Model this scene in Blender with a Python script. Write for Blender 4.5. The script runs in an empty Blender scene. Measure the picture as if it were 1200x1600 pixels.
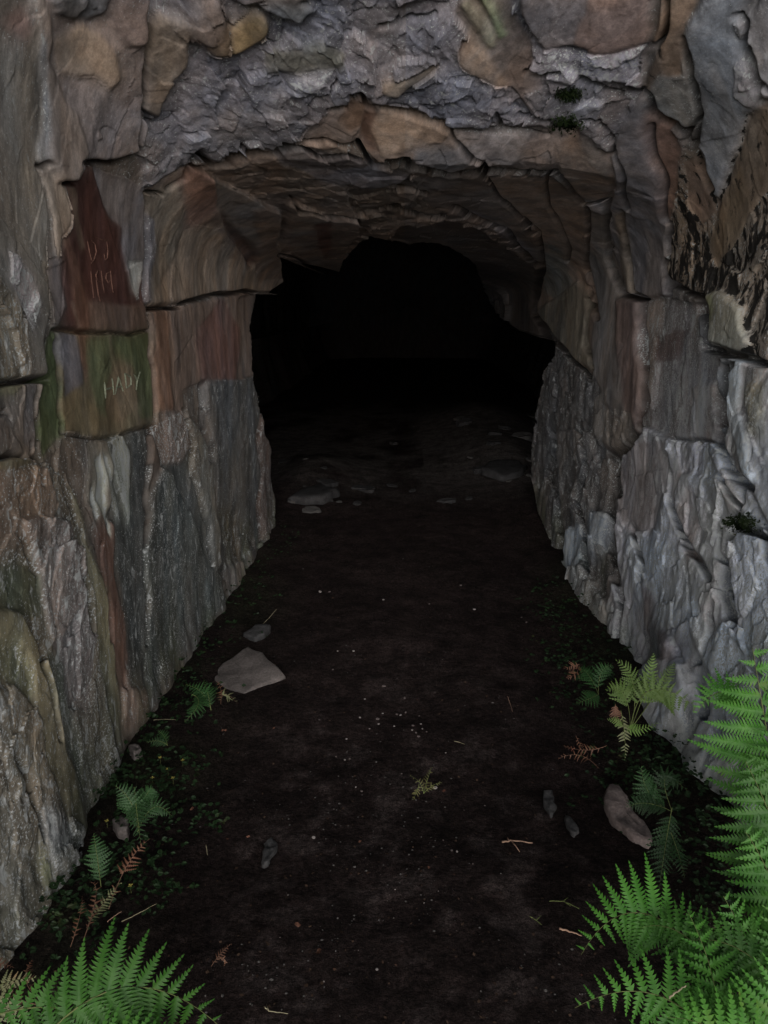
import bpy, math, random
import numpy as np
from mathutils import Vector, Matrix
from mathutils.bvhtree import BVHTree

# ------------------------------------------------------------------ camera, world, sun, exposure
SC = bpy.context.scene
F = 1155.0                                   # focal length in pixels of a 1200 x 1600 frame
PITCH = math.atan(320.0 / F)                 # camera looks down the passage
YAW = math.atan(30.0 / F)
EYE = 1.5
cam_d = bpy.data.cameras.new('camera')
cam = bpy.data.objects.new('camera', cam_d)
SC.collection.objects.link(cam)
cam_d.sensor_fit = 'VERTICAL'
cam_d.sensor_height = 36.0
cam_d.lens = 36.0 * F / 1600.0
cam_d.clip_start = 0.02
cam_d.clip_end = 1000
cam.location = (0, 0, 0)
cam.rotation_euler = (math.pi / 2 - PITCH, 0, YAW)
SC.camera = cam

SUN_EL, SUN_AZ = math.radians(0.5), math.radians(5)      # broad low sun behind the camera, standing in for its flash, a little right
w = bpy.data.worlds.new("World")
SC.world = w
w.use_nodes = True
nt = w.node_tree
bg = nt.nodes['Background']
sky = nt.nodes.new('ShaderNodeTexSky')
sky.sky_type = 'NISHITA'
sky.sun_disc = False
sky.sun_elevation = SUN_EL
sky.sun_rotation = math.pi - SUN_AZ
sky.air_density = 1.0
sky.dust_density = 2.0
nt.links.new(sky.outputs[0], bg.inputs[0])
bg.inputs[1].default_value = 0.05
sd = bpy.data.lights.new('sun', 'SUN')
sd.energy = 1.5
sd.angle = math.radians(72)
sd.color = (1.0, 0.975, 0.95)
sun = bpy.data.objects.new('sun', sd)
SC.collection.objects.link(sun)
# direction the light travels: into the passage (+Y), slightly down and to the left
dvec = Vector((-math.sin(SUN_AZ) * math.cos(SUN_EL), math.cos(SUN_AZ) * math.cos(SUN_EL), -math.sin(SUN_EL)))
sun.rotation_euler = dvec.to_track_quat('-Z', 'Y').to_euler()
sun.location = (2, -8, 3)
SC.view_settings.view_transform = 'Standard'
SC.view_settings.look = 'None'
SC.view_settings.gamma = 1
SC.view_settings.exposure = 1.9
SC.render.engine = 'CYCLES'
SC.cycles.max_bounces = 5
SC.cycles.diffuse_bounces = 4

rng = np.random.default_rng(7)
random.seed(11)

# ------------------------------------------------------------------ helpers: view rays, noise
CP, SP, CY, SY = math.cos(PITCH), math.sin(PITCH), math.cos(YAW), math.sin(YAW)


def ray(px, py):
    """direction (x, y, z) of the line of sight through a photo pixel, y = 1"""
    a = (np.asarray(px, float) - 600) / F
    b = -(np.asarray(py, float) - 800) / F
    y = CP + b * SP
    z = -SP + b * CP
    x2 = a * CY - y * SY
    y2 = a * SY + y * CY
    return x2 / y2, z / y2


def pix(X, Y, Z):
    x = X * CY + Y * SY
    y = -X * SY + Y * CY
    d = y * CP - Z * SP
    u = y * SP + Z * CP
    return 600 + F * x / d, 800 - F * u / d


def at(px, py, Y):
    u, v = ray(px, py)
    return Vector((float(u) * Y, Y, float(v) * Y))


def ground_at(px, py, dz=0.0):
    u, v = ray(px, py)
    Y = (-EYE + dz) / float(v)
    return Vector((float(u) * Y, Y, -EYE + dz))


_T = rng.random((64, 64, 64)).astype(np.float32)


def vnoise(x, y, z):
    xi = np.floor(x).astype(np.int32); yi = np.floor(y).astype(np.int32); zi = np.floor(z).astype(np.int32)
    fx = (x - xi).astype(np.float32); fy = (y - yi).astype(np.float32); fz = (z - zi).astype(np.float32)
    fx = fx * fx * (3 - 2 * fx); fy = fy * fy * (3 - 2 * fy); fz = fz * fz * (3 - 2 * fz)
    x0 = xi & 63; x1 = (xi + 1) & 63; y0 = yi & 63; y1 = (yi + 1) & 63; z0 = zi & 63; z1 = (zi + 1) & 63
    a = _T[x0, y0, z0] * (1 - fx) + _T[x1, y0, z0] * fx
    b = _T[x0, y1, z0] * (1 - fx) + _T[x1, y1, z0] * fx
    c = _T[x0, y0, z1] * (1 - fx) + _T[x1, y0, z1] * fx
    d = _T[x0, y1, z1] * (1 - fx) + _T[x1, y1, z1] * fx
    return ((a * (1 - fy) + b * fy) * (1 - fz) + (c * (1 - fy) + d * fy) * fz) * 2 - 1


def fbm(x, y, z, octv=4, gain=0.5, seed=0.0, ridged=False):
    s = 0; a = 1.0; n = 0
    for k in range(octv):
        v = vnoise(x + seed + 17.3 * k, y + seed * 1.7 + 5.1 * k, z - seed + 9.2 * k)
        if ridged:
            v = 1 - 2 * np.abs(v)
        s = s + a * v; n += a
        a *= gain
        x = x * 2.03; y = y * 2.03; z = z * 2.03
    return s / n


def hash3(i, j, k, s):
    h = (i * 73856093) ^ (j * 19349663) ^ (k * 83492791) ^ (s * 2654435)
    h = (h ^ (h >> 13)) * 1274126177 & 0x7fffffff
    return ((h ^ (h >> 16)) & 0xffff).astype(np.float32) / 65535.0


def cells(x, y, z):
    """3D jittered cells: nearest seed offset (dx,dy,dz), per-cell randoms, edge measure"""
    xi = np.floor(x).astype(np.int64); yi = np.floor(y).astype(np.int64); zi = np.floor(z).astype(np.int64)
    best = np.full(x.shape, 9e9, np.float32); sec = best.copy()
    off = [np.zeros(x.shape, np.float32) for _ in range(3)]
    ids = [np.zeros(x.shape, np.int64) for _ in range(3)]
    for a in (-1, 0, 1):
        for b in (-1, 0, 1):
            for c in (-1, 0, 1):
                i, j, k = xi + a, yi + b, zi + c
                dx = (x - i - hash3(i, j, k, 1)).astype(np.float32)
                dy = (y - j - hash3(i, j, k, 2)).astype(np.float32)
                dz = (z - k - hash3(i, j, k, 3)).astype(np.float32)
                d = dx * dx + dy * dy + dz * dz
                m = d < best
                sec = np.where(m, best, np.minimum(sec, d))
                best = np.where(m, d, best)
                for q, v in enumerate((dx, dy, dz)):
                    off[q] = np.where(m, v, off[q])
                for q, v in enumerate((i, j, k)):
                    ids[q] = np.where(m, v, ids[q])
    rnd = [hash3(*ids, s) for s in (4, 5, 6, 7, 8)]
    return off, rnd, np.sqrt(sec) - np.sqrt(best)


def smooth(a, b, x):
    t = np.clip((x - a) / (b - a), 0, 1)
    return t * t * (3 - 2 * t)


def inpoly(px, py, pts):
    pts = np.array(pts, float)
    out = np.zeros(px.shape, bool)
    x0, y0 = pts.min(0); x1, y1 = pts.max(0)
    m = np.where((px >= x0) & (px <= x1) & (py >= y0) & (py <= y1))[0]
    if not len(m):
        return out
    x = px[m]; y = py[m]
    c = np.zeros(x.shape, bool)
    j = len(pts) - 1
    for i in range(len(pts)):
        xi, yi = pts[i]; xj, yj = pts[j]
        if yi != yj:
            c ^= ((yi > y) != (yj > y)) & (x < (xj - xi) * (y - yi) / (yj - yi) + xi)
        j = i
    out[m] = c
    return out


def polydist(px, py, pts, lim):
    """distance to an open polyline, only where closer than lim (else lim)"""
    pts = np.array(pts, float)
    out = np.full(px.shape, lim, np.float32)
    x0, y0 = pts.min(0) - lim; x1, y1 = pts.max(0) + lim
    m = np.where((px >= x0) & (px <= x1) & (py >= y0) & (py <= y1))[0]
    if not len(m):
        return out
    x = px[m]; y = py[m]
    best = np.full(x.shape, lim)
    for i in range(len(pts) - 1):
        a = pts[i]; d = pts[i + 1] - a
        L = (d * d).sum() + 1e-9
        t = np.clip(((x - a[0]) * d[0] + (y - a[1]) * d[1]) / L, 0, 1)
        best = np.minimum(best, np.hypot(x - a[0] - t * d[0], y - a[1] - t * d[1]))
    out[m] = best
    return out


def lin(c):
    c = np.asarray(c, float) / 255.0
    return np.where(c <= 0.04045, c / 12.92, ((c + 0.055) / 1.055) ** 2.4)


def mesh_obj(name, verts, faces, mat, parent=None, smoothf=True, cols=None):
    me = bpy.data.meshes.new(name)
    if isinstance(verts, np.ndarray):
        nv = len(verts); fa = np.asarray(faces, np.int32); nf, k = fa.shape
        me.vertices.add(nv); me.vertices.foreach_set('co', verts.astype(np.float32).ravel())
        me.loops.add(nf * k); me.loops.foreach_set('vertex_index', fa.ravel())
        me.polygons.add(nf)
        me.polygons.foreach_set('loop_start', np.arange(0, nf * k, k, dtype=np.int32))
        me.update(calc_edges=True)
    else:
        me.from_pydata(verts, [], faces)
    if smoothf:
        me.polygons.foreach_set('use_smooth', np.ones(len(me.polygons), bool))
    if cols:
        for nm, arr in cols.items():
            at_ = me.attributes.new(nm, 'FLOAT_COLOR', 'POINT')
            buf = np.ones((len(me.vertices), 4), np.float32)
            buf[:, :arr.shape[1]] = arr
            at_.data.foreach_set('color', buf.ravel())
    if mat:
        me.materials.append(mat)
    me.update()
    o = bpy.data.objects.new(name, me)
    SC.collection.objects.link(o)
    if parent:
        o.parent = parent
    return o


def tag(o, label=None, cat=None, group=None, kind=None):
    if label: o['label'] = label
    if cat: o['category'] = cat
    if group: o['group'] = group
    if kind: o['kind'] = kind
    return o


def empty(name, loc=(0, 0, 0)):
    o = bpy.data.objects.new(name, None)
    o.empty_display_size = 0.1
    o.location = loc
    SC.collection.objects.link(o)
    return o

# ------------------------------------------------------------------ materials
class NB:
    def __init__(s, name):
        s.m = bpy.data.materials.new(name); s.m.use_nodes = True
        s.t = s.m.node_tree; s.p = s.t.nodes['Principled BSDF']
        s.tc = s.t.nodes.new('ShaderNodeTexCoord')
    def n(s, typ, ins=None, **kw):
        nd = s.t.nodes.new('ShaderNode' + typ)
        for k, v in kw.items(): setattr(nd, k, v)
        for k, v in (ins or {}).items():
            if isinstance(v, bpy.types.NodeSocket): s.t.links.new(v, nd.inputs[k])
            else: nd.inputs[k].default_value = v
        return nd
    def link(s, a, b): s.t.links.new(a, b)
    def mapping(s, scale): return s.n('Mapping', {0: s.tc.outputs['Object'], 'Scale': scale}).outputs[0]
    def noise(s, scale, detail=6, rough=0.6, vec=None, dist=0.0):
        return s.n('TexNoise', {'Vector': vec or s.tc.outputs['Object'], 'Scale': scale, 'Detail': detail, 'Roughness': rough, 'Distortion': dist}).outputs[0]
    def ramp(s, v, a, b, lo=0.0, hi=1.0):
        return s.n('MapRange', {0: v, 1: a, 2: b, 3: lo, 4: hi}, interpolation_type='SMOOTHSTEP').outputs[0]
    def math(s, op, a, b=0.0): return s.n('Math', {0: a, 1: b}, operation=op).outputs[0]
    def mix(s, f, a, b, blend='MIX'):
        nd = s.t.nodes.new('ShaderNodeMix'); nd.data_type = 'RGBA'; nd.blend_type = blend
        for i, v in ((0, f), (6, a), (7, b)):
            if isinstance(v, bpy.types.NodeSocket): s.t.links.new(v, nd.inputs[i])
            else: nd.inputs[i].default_value = v if i == 0 or len(v) == 4 else (*v, 1)
        return nd.outputs[2]
    def attr(s, name):
        nd = s.n('Attribute'); nd.attribute_name = name
        return nd


def rock_material(name='rock'):
    b = NB(name)
    col = b.attr('Col').outputs['Color']
    msk = b.attr('Mask')
    sep = b.n('SeparateColor', {0: msk.outputs['Color']})
    lich, black, rough = sep.outputs[0], sep.outputs[1], sep.outputs[2]
    vs = b.mapping((1.0, 1.0, 0.35))
    n1 = b.noise(7, 8, .65, vs, .6)
    n2 = b.noise(38, 8, .7, vs, .4)
    n3 = b.noise(160, 5, .7)
    # mineral mottling of the stone itself
    f1 = b.ramp(n1, .3, .7, .66, 1.34)
    f2 = b.ramp(n2, .3, .7, .72, 1.28)
    f3 = b.ramp(n3, .25, .75, .82, 1.18)
    f = b.math('MULTIPLY', b.math('MULTIPLY', f1, f2), f3)
    sc = b.n('VectorMath', {0: col, 'Scale': f}, operation='SCALE').outputs[0]
    # warm and cold drifts
    # hairline fractures and darker mineral veins
    hue = b.ramp(b.noise(3.1, 6, .6, vs, 1.2), .35, .65, 0, 1)
    warm = b.mix(hue, (1.06, .99, .92, 1), (.95, 1.0, 1.06, 1))
    c = b.mix(1.0, sc, warm, 'MULTIPLY')
    # pale crusts and salt specks
    sp = b.noise(150, 3, .6)
    sp2 = b.noise(11, 5, .6)
    thr = b.math('ADD', b.math('MULTIPLY', lich, .22), b.math('MULTIPLY', b.math('SUBTRACT', sp2, .5), .22))
    lm = b.ramp(b.math('ADD', sp, thr), .665, .70)
    st = b.noise(30, 6, .65, b.mapping((1, 1, .5)), .9)
    lm2 = b.math('MULTIPLY', b.ramp(b.math('ADD', st, b.math('MULTIPLY', lich, .2)), .62, .72), .75)
    lmm = b.math('MAXIMUM', lm, lm2)
    lmm = b.math('MULTIPLY', lmm, b.ramp(lich, .02, .15))
    c = b.mix(lmm, c, (.42, .45, .46))
    # black mould
    bn = b.noise(24, 8, .66, b.mapping((1, 1, .55)), .5)
    bm = b.ramp(b.math('ADD', bn, b.math('MULTIPLY', black, .245)), .64, .72)
    bm = b.math('MULTIPLY', bm, b.ramp(black, .02, .15))
    c = b.mix(bm, c, (.016, .015, .014))
    b.link(c, b.p.inputs['Base Color'])
    b.link(b.ramp(n2, .3, .7, .5, .85), b.p.inputs['Roughness'])
    b.p.inputs['Specular IOR Level'].default_value = .35
    # fine relief
    h1 = b.noise(26, 9, .68, b.mapping((1, 1, .55)), .5)
    h2 = b.noise(110, 6, .7)
    rid = b.n('TexVoronoi', {'Vector': b.mapping((1, 1, .6)), 'Scale': 34.0}, feature='DISTANCE_TO_EDGE').outputs[0]
    rd = b.ramp(rid, 0, .12)
    hh = b.math('ADD', b.math('MULTIPLY', h1, 1.0), b.math('MULTIPLY', h2, .35))
    amt = b.math('ADD', b.math('MULTIPLY', rough, .85), .15)
    hh = b.math('MULTIPLY', hh, amt)
    bump = b.n('Bump', {'Height': hh, 'Strength': .6, 'Distance': .008})
    b.link(bump.outputs[0], b.p.inputs['Normal'])
    return b.m


def soil_material():
    b = NB('soil')
    c = b.attr('Col').outputs['Color']
    n1 = b.noise(9, 8, .7); n2 = b.noise(70, 6, .75); n3 = b.noise(300, 4, .7)
    f = b.math('MULTIPLY', b.math('MULTIPLY', b.ramp(n1, .3, .7, .55, 1.5), b.ramp(n2, .32, .68, .42, 1.75)), b.ramp(n3, .32, .68, .5, 1.65))
    c = b.n('VectorMath', {0: c, 'Scale': f}, operation='SCALE').outputs[0]
    # pale grit
    g = b.ramp(b.math('ADD', b.noise(210, 2, .5), b.math('MULTIPLY', b.noise(5, 5, .6), .25)), .845, .875)
    c = b.mix(b.math('MULTIPLY', g, .5), c, (.25, .23, .22))
    b.link(c, b.p.inputs['Base Color'])
    b.p.inputs['Roughness'].default_value = .9
    b.p.inputs['Specular IOR Level'].default_value = .12
    h = b.math('ADD', b.noise(30, 8, .7), b.math('MULTIPLY', b.noise(150, 6, .75), .5))
    bp = b.n('Bump', {'Height': h, 'Strength': 1.0, 'Distance': .032})
    b.link(bp.outputs[0], b.p.inputs['Normal'])
    return b.m


def stone_material(name, col, rough=.75):
    b = NB(name)
    n1 = b.noise(18, 7, .65); n2 = b.noise(120, 6, .7)
    f = b.math('MULTIPLY', b.ramp(n1, .3, .7, .7, 1.3), b.ramp(n2, .3, .7, .75, 1.25))
    c = b.n('VectorMath', {0: (*col,), 'Scale': f}, operation='SCALE').outputs[0]
    b.link(c, b.p.inputs['Base Color'])
    b.p.inputs['Roughness'].default_value = rough
    b.p.inputs['Specular IOR Level'].default_value = .3
    bp = b.n('Bump', {'Height': b.math('ADD', n1, b.math('MULTIPLY', n2, .4)), 'Strength': .7, 'Distance': .01})
    b.link(bp.outputs[0], b.p.inputs['Normal'])
    return b.m


def leaf_material(name, c1, c2, trans=.35):
    b = NB(name)
    n = b.ramp(b.noise(22, 5, .6), .3, .7)
    c = b.mix(n, c1, c2)
    br = b.math('MULTIPLY', b.ramp(b.noise(9, 4, .6), .60, .74), .65)
    c = b.mix(br, c, (c2[0] * 1.6 + .02, c2[1] * .85, c2[2] * .9))
    oi = b.n('ObjectInfo')
    c = b.n('VectorMath', {0: c, 'Scale': b.ramp(oi.outputs['Random'], 0, 1, .62, 1.2)}, operation='SCALE').outputs[0]
    b.link(c, b.p.inputs['Base Color'])
    b.p.inputs['Roughness'].default_value = .5
    b.p.inputs['Specular IOR Level'].default_value = .3
    tr = b.n('BsdfTranslucent', {0: c})
    mx = b.n('MixShader', {0: trans * .6, 1: b.p.outputs[0], 2: tr.outputs[0]})
    out = b.t.nodes['Material Output']
    b.link(mx.outputs[0], out.inputs[0])
    return b.m

ROCK = rock_material()
SOIL = soil_material()

# ------------------------------------------------------------------ the rock of the passage
# Faces of the rock: outline (as seen from the entrance), stone colour, how far it stands out (cm),
# roughness, pale crust, black mould, and the named block it belongs to.
W_, C_, E_ = 'wall', 'ceiling', 'east'
P = []
def face(pts, col, off=0, rough=.3, lich=0, black=0, part=None, k=1.0):
    if part in ('near_slab', 'rock_flake', 'corner_slab'): k = .15
    P.append((pts, col, round(off * .65, 1), rough, lich, black, part, k))

GREY = (92, 92, 100); DGREY = (76, 77, 80); TAN = (106, 92, 78); BROWN = (92, 76, 62)
# --- left wall, near slabs
face([(-300,-400),(90,-400),(68,0),(75,110),(66,240),(60,262),(75,330),(78,450),(76,520),(74,600),(-300,600)], (96,93,86), 2, .25, .12, part='near_slab')
face([(0,40),(35,10),(48,40),(45,60),(10,45)], (104,76,66), 2, .2, part='near_slab')
face([(-300,420),(0,430),(40,500),(50,560),(40,600),(-300,600)], (108,98,80), 2, .5, .5, part='near_slab')
face([(10,390),(35,400),(58,470),(52,520),(30,480)], (112,108,112), 2, .6, .7, part='near_slab')
face([(58,-60),(70,-60),(84,110),(82,255),(67,257),(70,120),(60,20)], (112,118,124), 3, .3, .3, part='near_slab')
face([(66,-60),(78,-60),(84,112),(78,105),(64,30)], (124,110,100), 3, .2, part='near_slab')
face([(62,260),(80,252),(98,285),(109,330),(108,345),(94,372),(93,408),(89,405),(80,335)], (122,107,90), 2, .15, part='rock_flake')
face([(-300,600),(62,600),(60,712),(30,706),(-300,720)], (92,84,76), 0, .4, .1, part='cracked_block')
face([(-300,603),(36,603),(20,622),(-300,630)], (96,94,62), 0, .3, part='cracked_block')
face([(36,602),(56,602),(60,700),(40,690),(38,640)], (82,80,82), 0, .4, .1, part='cracked_block')
face([(60,600),(78,520),(91,519),(97,672),(64,712)], (66,80,48), -1, .3, part='corner_slab')
face([(76,410),(110,395),(122,517),(84,517)], (86,80,80), 1, .2, part='corner_slab')
# --- left wall, panel above the red slab
face([(84,-400),(246,-400),(243,0),(236,90),(226,235),(180,250),(137,256),(118,288),(98,286),(80,235),(84,120)], (94,87,86), 4, .3, .1, part='upper_panel')
face([(90,-60),(185,-60),(180,20),(150,40),(120,35),(95,30)], (74,78,84), 4, .4, part='upper_panel')
face([(88,70),(140,45),(170,60),(190,95),(192,125),(170,145),(150,122),(100,122)], (112,99,84), 5, .15, part='upper_panel')
face([(88,108),(102,125),(126,180),(124,190),(142,245),(118,286),(98,286),(86,200)], (98,88,80), 6, .2, part='upper_panel')
face([(200,-60),(243,-60),(236,75),(205,80),(192,50)], (100,90,88), 5, .25, .1, part='upper_panel')
# --- red slab with scratched letters, green block
face([(100,289),(137,260),(150,266),(166,310),(177,345),(188,358),(197,410),(206,440),(216,470),(229,480),(229,519),(88,519),(110,480),(93,400),(94,368),(108,345)], (60,34,28), 1, .08, part='red_slab', k=.3)
face([(114,470),(229,478),(229,519),(122,519)], (84,68,58), 1, .1, part='red_slab', k=.3)
face([(93,375),(105,400),(118,470),(124,519),(136,519),(128,440),(104,372)], (88,60,46), 1, .1, part='red_slab', k=.3)
face([(104,295),(116,290),(128,385),(120,390)], (80,64,50), 1, .1, part='red_slab', k=.3)
face([(148,262),(228,296),(229,478),(217,470),(206,440),(197,410),(188,358),(177,345),(166,310)], (86,84,88), 1, .2, part='grey_slab')
face([(202,405),(224,405),(222,420),(214,470),(206,440)], (122,130,132), 1, .2, .3, part='grey_slab')
face([(222,418),(229,440),(229,478),(214,470)], (90,48,40), 0, .1, part='grey_slab')
face([(91,519),(232,518),(236,668),(205,672),(150,684),(96,673)], (90,82,58), -1, .15, part='green_block', k=.4)
face([(92,524),(116,524),(132,560),(128,600),(98,622)], (86,86,94), -1, .15, part='green_block', k=.4)
face([(120,521),(138,521),(142,560),(134,600),(126,560)], (100,72,50), -1, .15, part='green_block', k=.4)
face([(134,530),(168,520),(176,580),(165,650),(142,640),(140,580)], (76,84,54), -1, .15, part='green_block', k=.4)
face([(172,521),(232,520),(236,650),(214,655),(205,600),(185,580)], (74,84,50), -1, .15, part='green_block', k=.4)
face([(185,560),(205,570),(212,640),(190,660),(160,640),(165,600)], (96,84,62), -1, .15, part='green_block', k=.4)
face([(97,625),(120,612),(150,645),(152,683),(96,673)], (98,88,60), -1, .2, part='green_block', k=.4)
# --- left wall, tall tan column up to the opening
face([(229,298),(300,258),(440,232),(436,330),(442,400),(443,461),(405,459),(300,466),(232,483)], (92,82,74), 2, .2, part='tan_column')
face([(232,302),(285,285),(290,330),(280,420),(238,478)], (92,86,76), 2, .2, part='tan_column')
face([(231,335),(243,345),(240,470),(232,480)], (92,94,104), 2, .2, .2, part='tan_column')
face([(292,262),(338,254),(340,330),(322,360),(296,350)], (102,78,66), 2, .15, part='tan_column')
face([(340,254),(432,236),(428,300),(405,330),(400,410),(370,370),(338,322)], (84,80,76), 1, .2, part='tan_column')
face([(337,322),(352,345),(398,405),(392,428),(386,424),(352,372)], (72,54,46), -2, .1, part='tan_column')
face([(286,365),(330,350),(386,424),(400,410),(403,460),(290,466),(240,478),(262,430)], (104,92,78), 3, .2, part='tan_column')
face([(402,330),(436,322),(441,400),(442,445),(404,440)], (88,74,62), 4, .2, part='tan_column')
face([(404,440),(442,438),(443,461),(405,459)], (108,96,84), 4, .2, part='tan_column')
# --- below it
face([(235,483),(405,459),(401,588),(322,592),(292,606),(288,642),(238,642)], (92,79,70), 1, .2, part='brown_block')
face([(243,485),(262,483),(268,642),(242,642)], (100,74,56), 1, .15, part='brown_block')
face([(310,515),(348,466),(372,510),(371,590),(320,590)], (88,62,54), 2, .15, part='brown_block')
face([(372,470),(404,460),(401,588),(373,588)], (88,78,72), 0, .2, part='brown_block')
face([(286,606),(312,612),(320,650),(326,690),(333,722),(318,700),(290,645)], (40,38,36), -14, .4)  # gap coloured near black, its shade put into the rock colour
# --- lower left wall
face([(150,684),(236,668),(290,642),(302,700),(322,800),(345,890),(357,938),(322,968),(238,1110),(196,1125),(190,1050),(150,850),(128,760)], (58,62,61), 0, .3, .22, part='lower_column')
face([(236,668),(288,640),(300,690),(285,720),(250,720)], (92,80,72), 1, .4, .6, part='lower_column')
face([(232,720),(262,740),(330,880),(356,938),(322,968),(262,1040),(236,1060)], (62,68,66), 2, .35, .35, part='lower_column')
face([(232,660),(246,720),(240,760),(233,850)], (92,78,66), 1, .2, part='lower_column')
face([(134,690),(170,684),(180,700),(172,790),(150,820),(132,760)], (94,88,76), 2, .25, .1, part='lower_column')
face([(130,800),(172,820),(180,900),(200,1010),(200,1100),(190,1080),(165,950),(150,880)], (80,58,48), 0, .15, .1, part='lower_column')
for q in ([(177,678),(190,676),(200,705),(199,760),(197,818),(190,800),(178,740),(170,700)],[(156,708),(163,715),(176,770),(183,812),(177,806),(166,775)],
          [(139,722),(152,712),(158,760),(166,845),(160,838),(150,790)],[(137,765),(147,780),(148,812),(141,822)],[(165,690),(176,684),(182,740),(174,735)]):
    face(q, (124,132,122), 0, .2, .8, .22, part='lower_column', k=0)
face([(196,1060),(240,1064),(240,1112),(200,1128)], (96,84,76), 4, .5, .2, part='wall_foot')
face([(98,745),(124,800),(132,850),(165,910),(180,1000),(188,1090),(198,1180),(182,1180),(150,1010),(122,850)], (96,97,76), 2, .2, .25, part='lower_column')
face([(290,642),(316,672),(337,722),(345,850),(349,885),(331,880),(318,800),(302,700)], (86,86,80), 3, .25, .3, part='thin_slab')
face([(322,592),(401,588),(404,700),(407,842),(380,872),(348,884),(340,780),(334,722),(322,640)], (64,66,66), 1, .3, .25, part='thin_slab')
face([(340,800),(370,805),(400,842),(380,872),(350,880)], (62,58,44), -4, .5, .4)
face([(401,588),(408,640),(424,700),(432,780),(432,836),(407,842),(404,700)], (80,68,62), -2, .2, .4, part='thin_slab')
# --- near lower left
face([(-400,716),(30,708),(62,713),(98,745),(124,840),(150,1000),(186,1175),(202,1190),(150,1300),(120,1370),(60,1482),(-50,1900),(-700,1900)], (84,80,70), 1, .5, .5, part='rough_buttress')
face([(-100,716),(30,708),(62,713),(20,730),(-100,745)], (102,98,72), 3, .3, .1, part='rough_buttress')
face([(-100,748),(20,730),(62,725),(92,790),(80,830),(40,860),(-100,880)], (100,86,72), 2, .45, .3, part='rough_buttress')
face([(40,810),(104,815),(128,900),(150,1000),(152,1110),(115,1090),(88,1000),(60,900)], (94,89,88), 3, .8, .45, part='rough_buttress')
face([(-100,900),(20,880),(52,900),(60,960),(30,965),(-100,930)], (62,70,56), 0, .4, .3, part='rough_buttress')
face([(-100,925),(30,950),(58,1000),(88,1080),(110,1180),(150,1290),(112,1310),(80,1230),(58,1130),(20,1010),(-100,990)], (94,93,72), 3, .25, .25, part='rough_buttress')
face([(-100,990),(20,1010),(42,1060),(38,1110),(5,1060),(-100,1040)], (84,90,70), 0, .5, .4, part='rough_buttress')
face([(62,1010),(96,1040),(118,1120),(135,1230),(112,1190),(88,1090)], (64,70,62), 0, .4, .5, part='rough_buttress')
face([(-300,1060),(20,1070),(62,1150),(95,1290),(130,1370),(60,1482),(-300,1900)], (92,88,76), 2, .6, .5, part='rough_buttress')
face([(60,1345),(86,1352),(76,1385),(66,1382)], (128,138,96), 3, .5, .3, part='rough_buttress')
face([(62,1265),(130,1300),(118,1385),(84,1392),(70,1340)], (112,116,120), 3, .7, .6, part='rough_buttress')
# --- roof, outer grey mass
C0 = len(P)
face([(246,-400),(1010,-400),(1012,-60),(1005,75),(995,150),(960,245),(870,200),(700,200),(640,165),(545,152),(500,235),(440,236),(300,256),(226,300),(226,235),(236,90)], GREY, 3, .72, .2, part='grey_brow')
face([(240,60),(262,30),(298,42),(292,110),(268,160),(245,190),(230,180)], (92,84,74), 4, .3, part='grey_brow')
face([(262,-60),(340,-60),(345,30),(345,62),(322,72),(300,66),(296,20)], (100,88,80), 5, .3, part='grey_brow')
face([(322,72),(345,62),(345,22),(360,60),(361,95),(334,95)], (112,92,66), 5, .12, part='orange_facet')
face([(361,52),(405,18),(421,34),(417,60),(384,85),(361,96)], (116,98,60), 4, .12, part='orange_facet')
face([(410,15),(440,2),(500,20),(470,45),(440,36)], (84,88,90), 5, .4, part='grey_brow')
face([(350,-60),(530,-60),(490,12),(420,8),(380,20)], (104,92,84), 5, .3, part='grey_brow')
face([(470,125),(525,112),(520,120),(492,140),(455,152),(450,135)], (112,114,124), 5, .8, .6, part='grey_brow')
face([(415,85),(500,70),(540,90),(520,105),(470,112),(412,120)], (76,76,66), 3, .5, part='grey_brow')
face([(600,126),(640,118),(682,97),(690,103),(645,132),(622,148),(598,142)], (108,96,80), 4, .2, part='grey_brow')
face([(718,88),(722,66),(740,66),(762,76),(786,96),(806,134),(775,130),(750,116),(722,101)], (124,101,78), 3, .15, part='tan_facet')
face([(712,20),(735,-10),(776,-60),(800,20),(832,60),(850,130),(862,200),(850,200),(812,140),(762,78),(735,60)], (88,76,68), 1, .2, part='striped_rib')
face([(722,10),(735,5),(775,55),(778,72),(765,75),(740,45)], (100,96,76), 2, .15, part='striped_rib')
face([(739,-20),(752,-20),(796,56),(782,60)], (90,102,68), 2, .15, part='striped_rib')
face([(786,-60),(1012,-60),(1006,76),(940,82),(900,70),(850,78),(815,30)], (98,91,90), 3, .3, .1, part='smooth_brow')
face([(915,-20),(1010,-20),(1004,75),(930,80),(902,66)], (108,88,78), 4, .25, part='smooth_brow')
face([(822,112),(850,80),(930,82),(1004,78),(996,142),(950,134),(880,124),(842,112)], (106,106,116), 4, 1, .5, part='grey_brow')
face([(815,145),(880,125),(950,138),(1000,145),(985,230),(960,245),(870,200),(850,190)], (92,90,94), 3, .6, .2, part='grey_brow')
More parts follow.
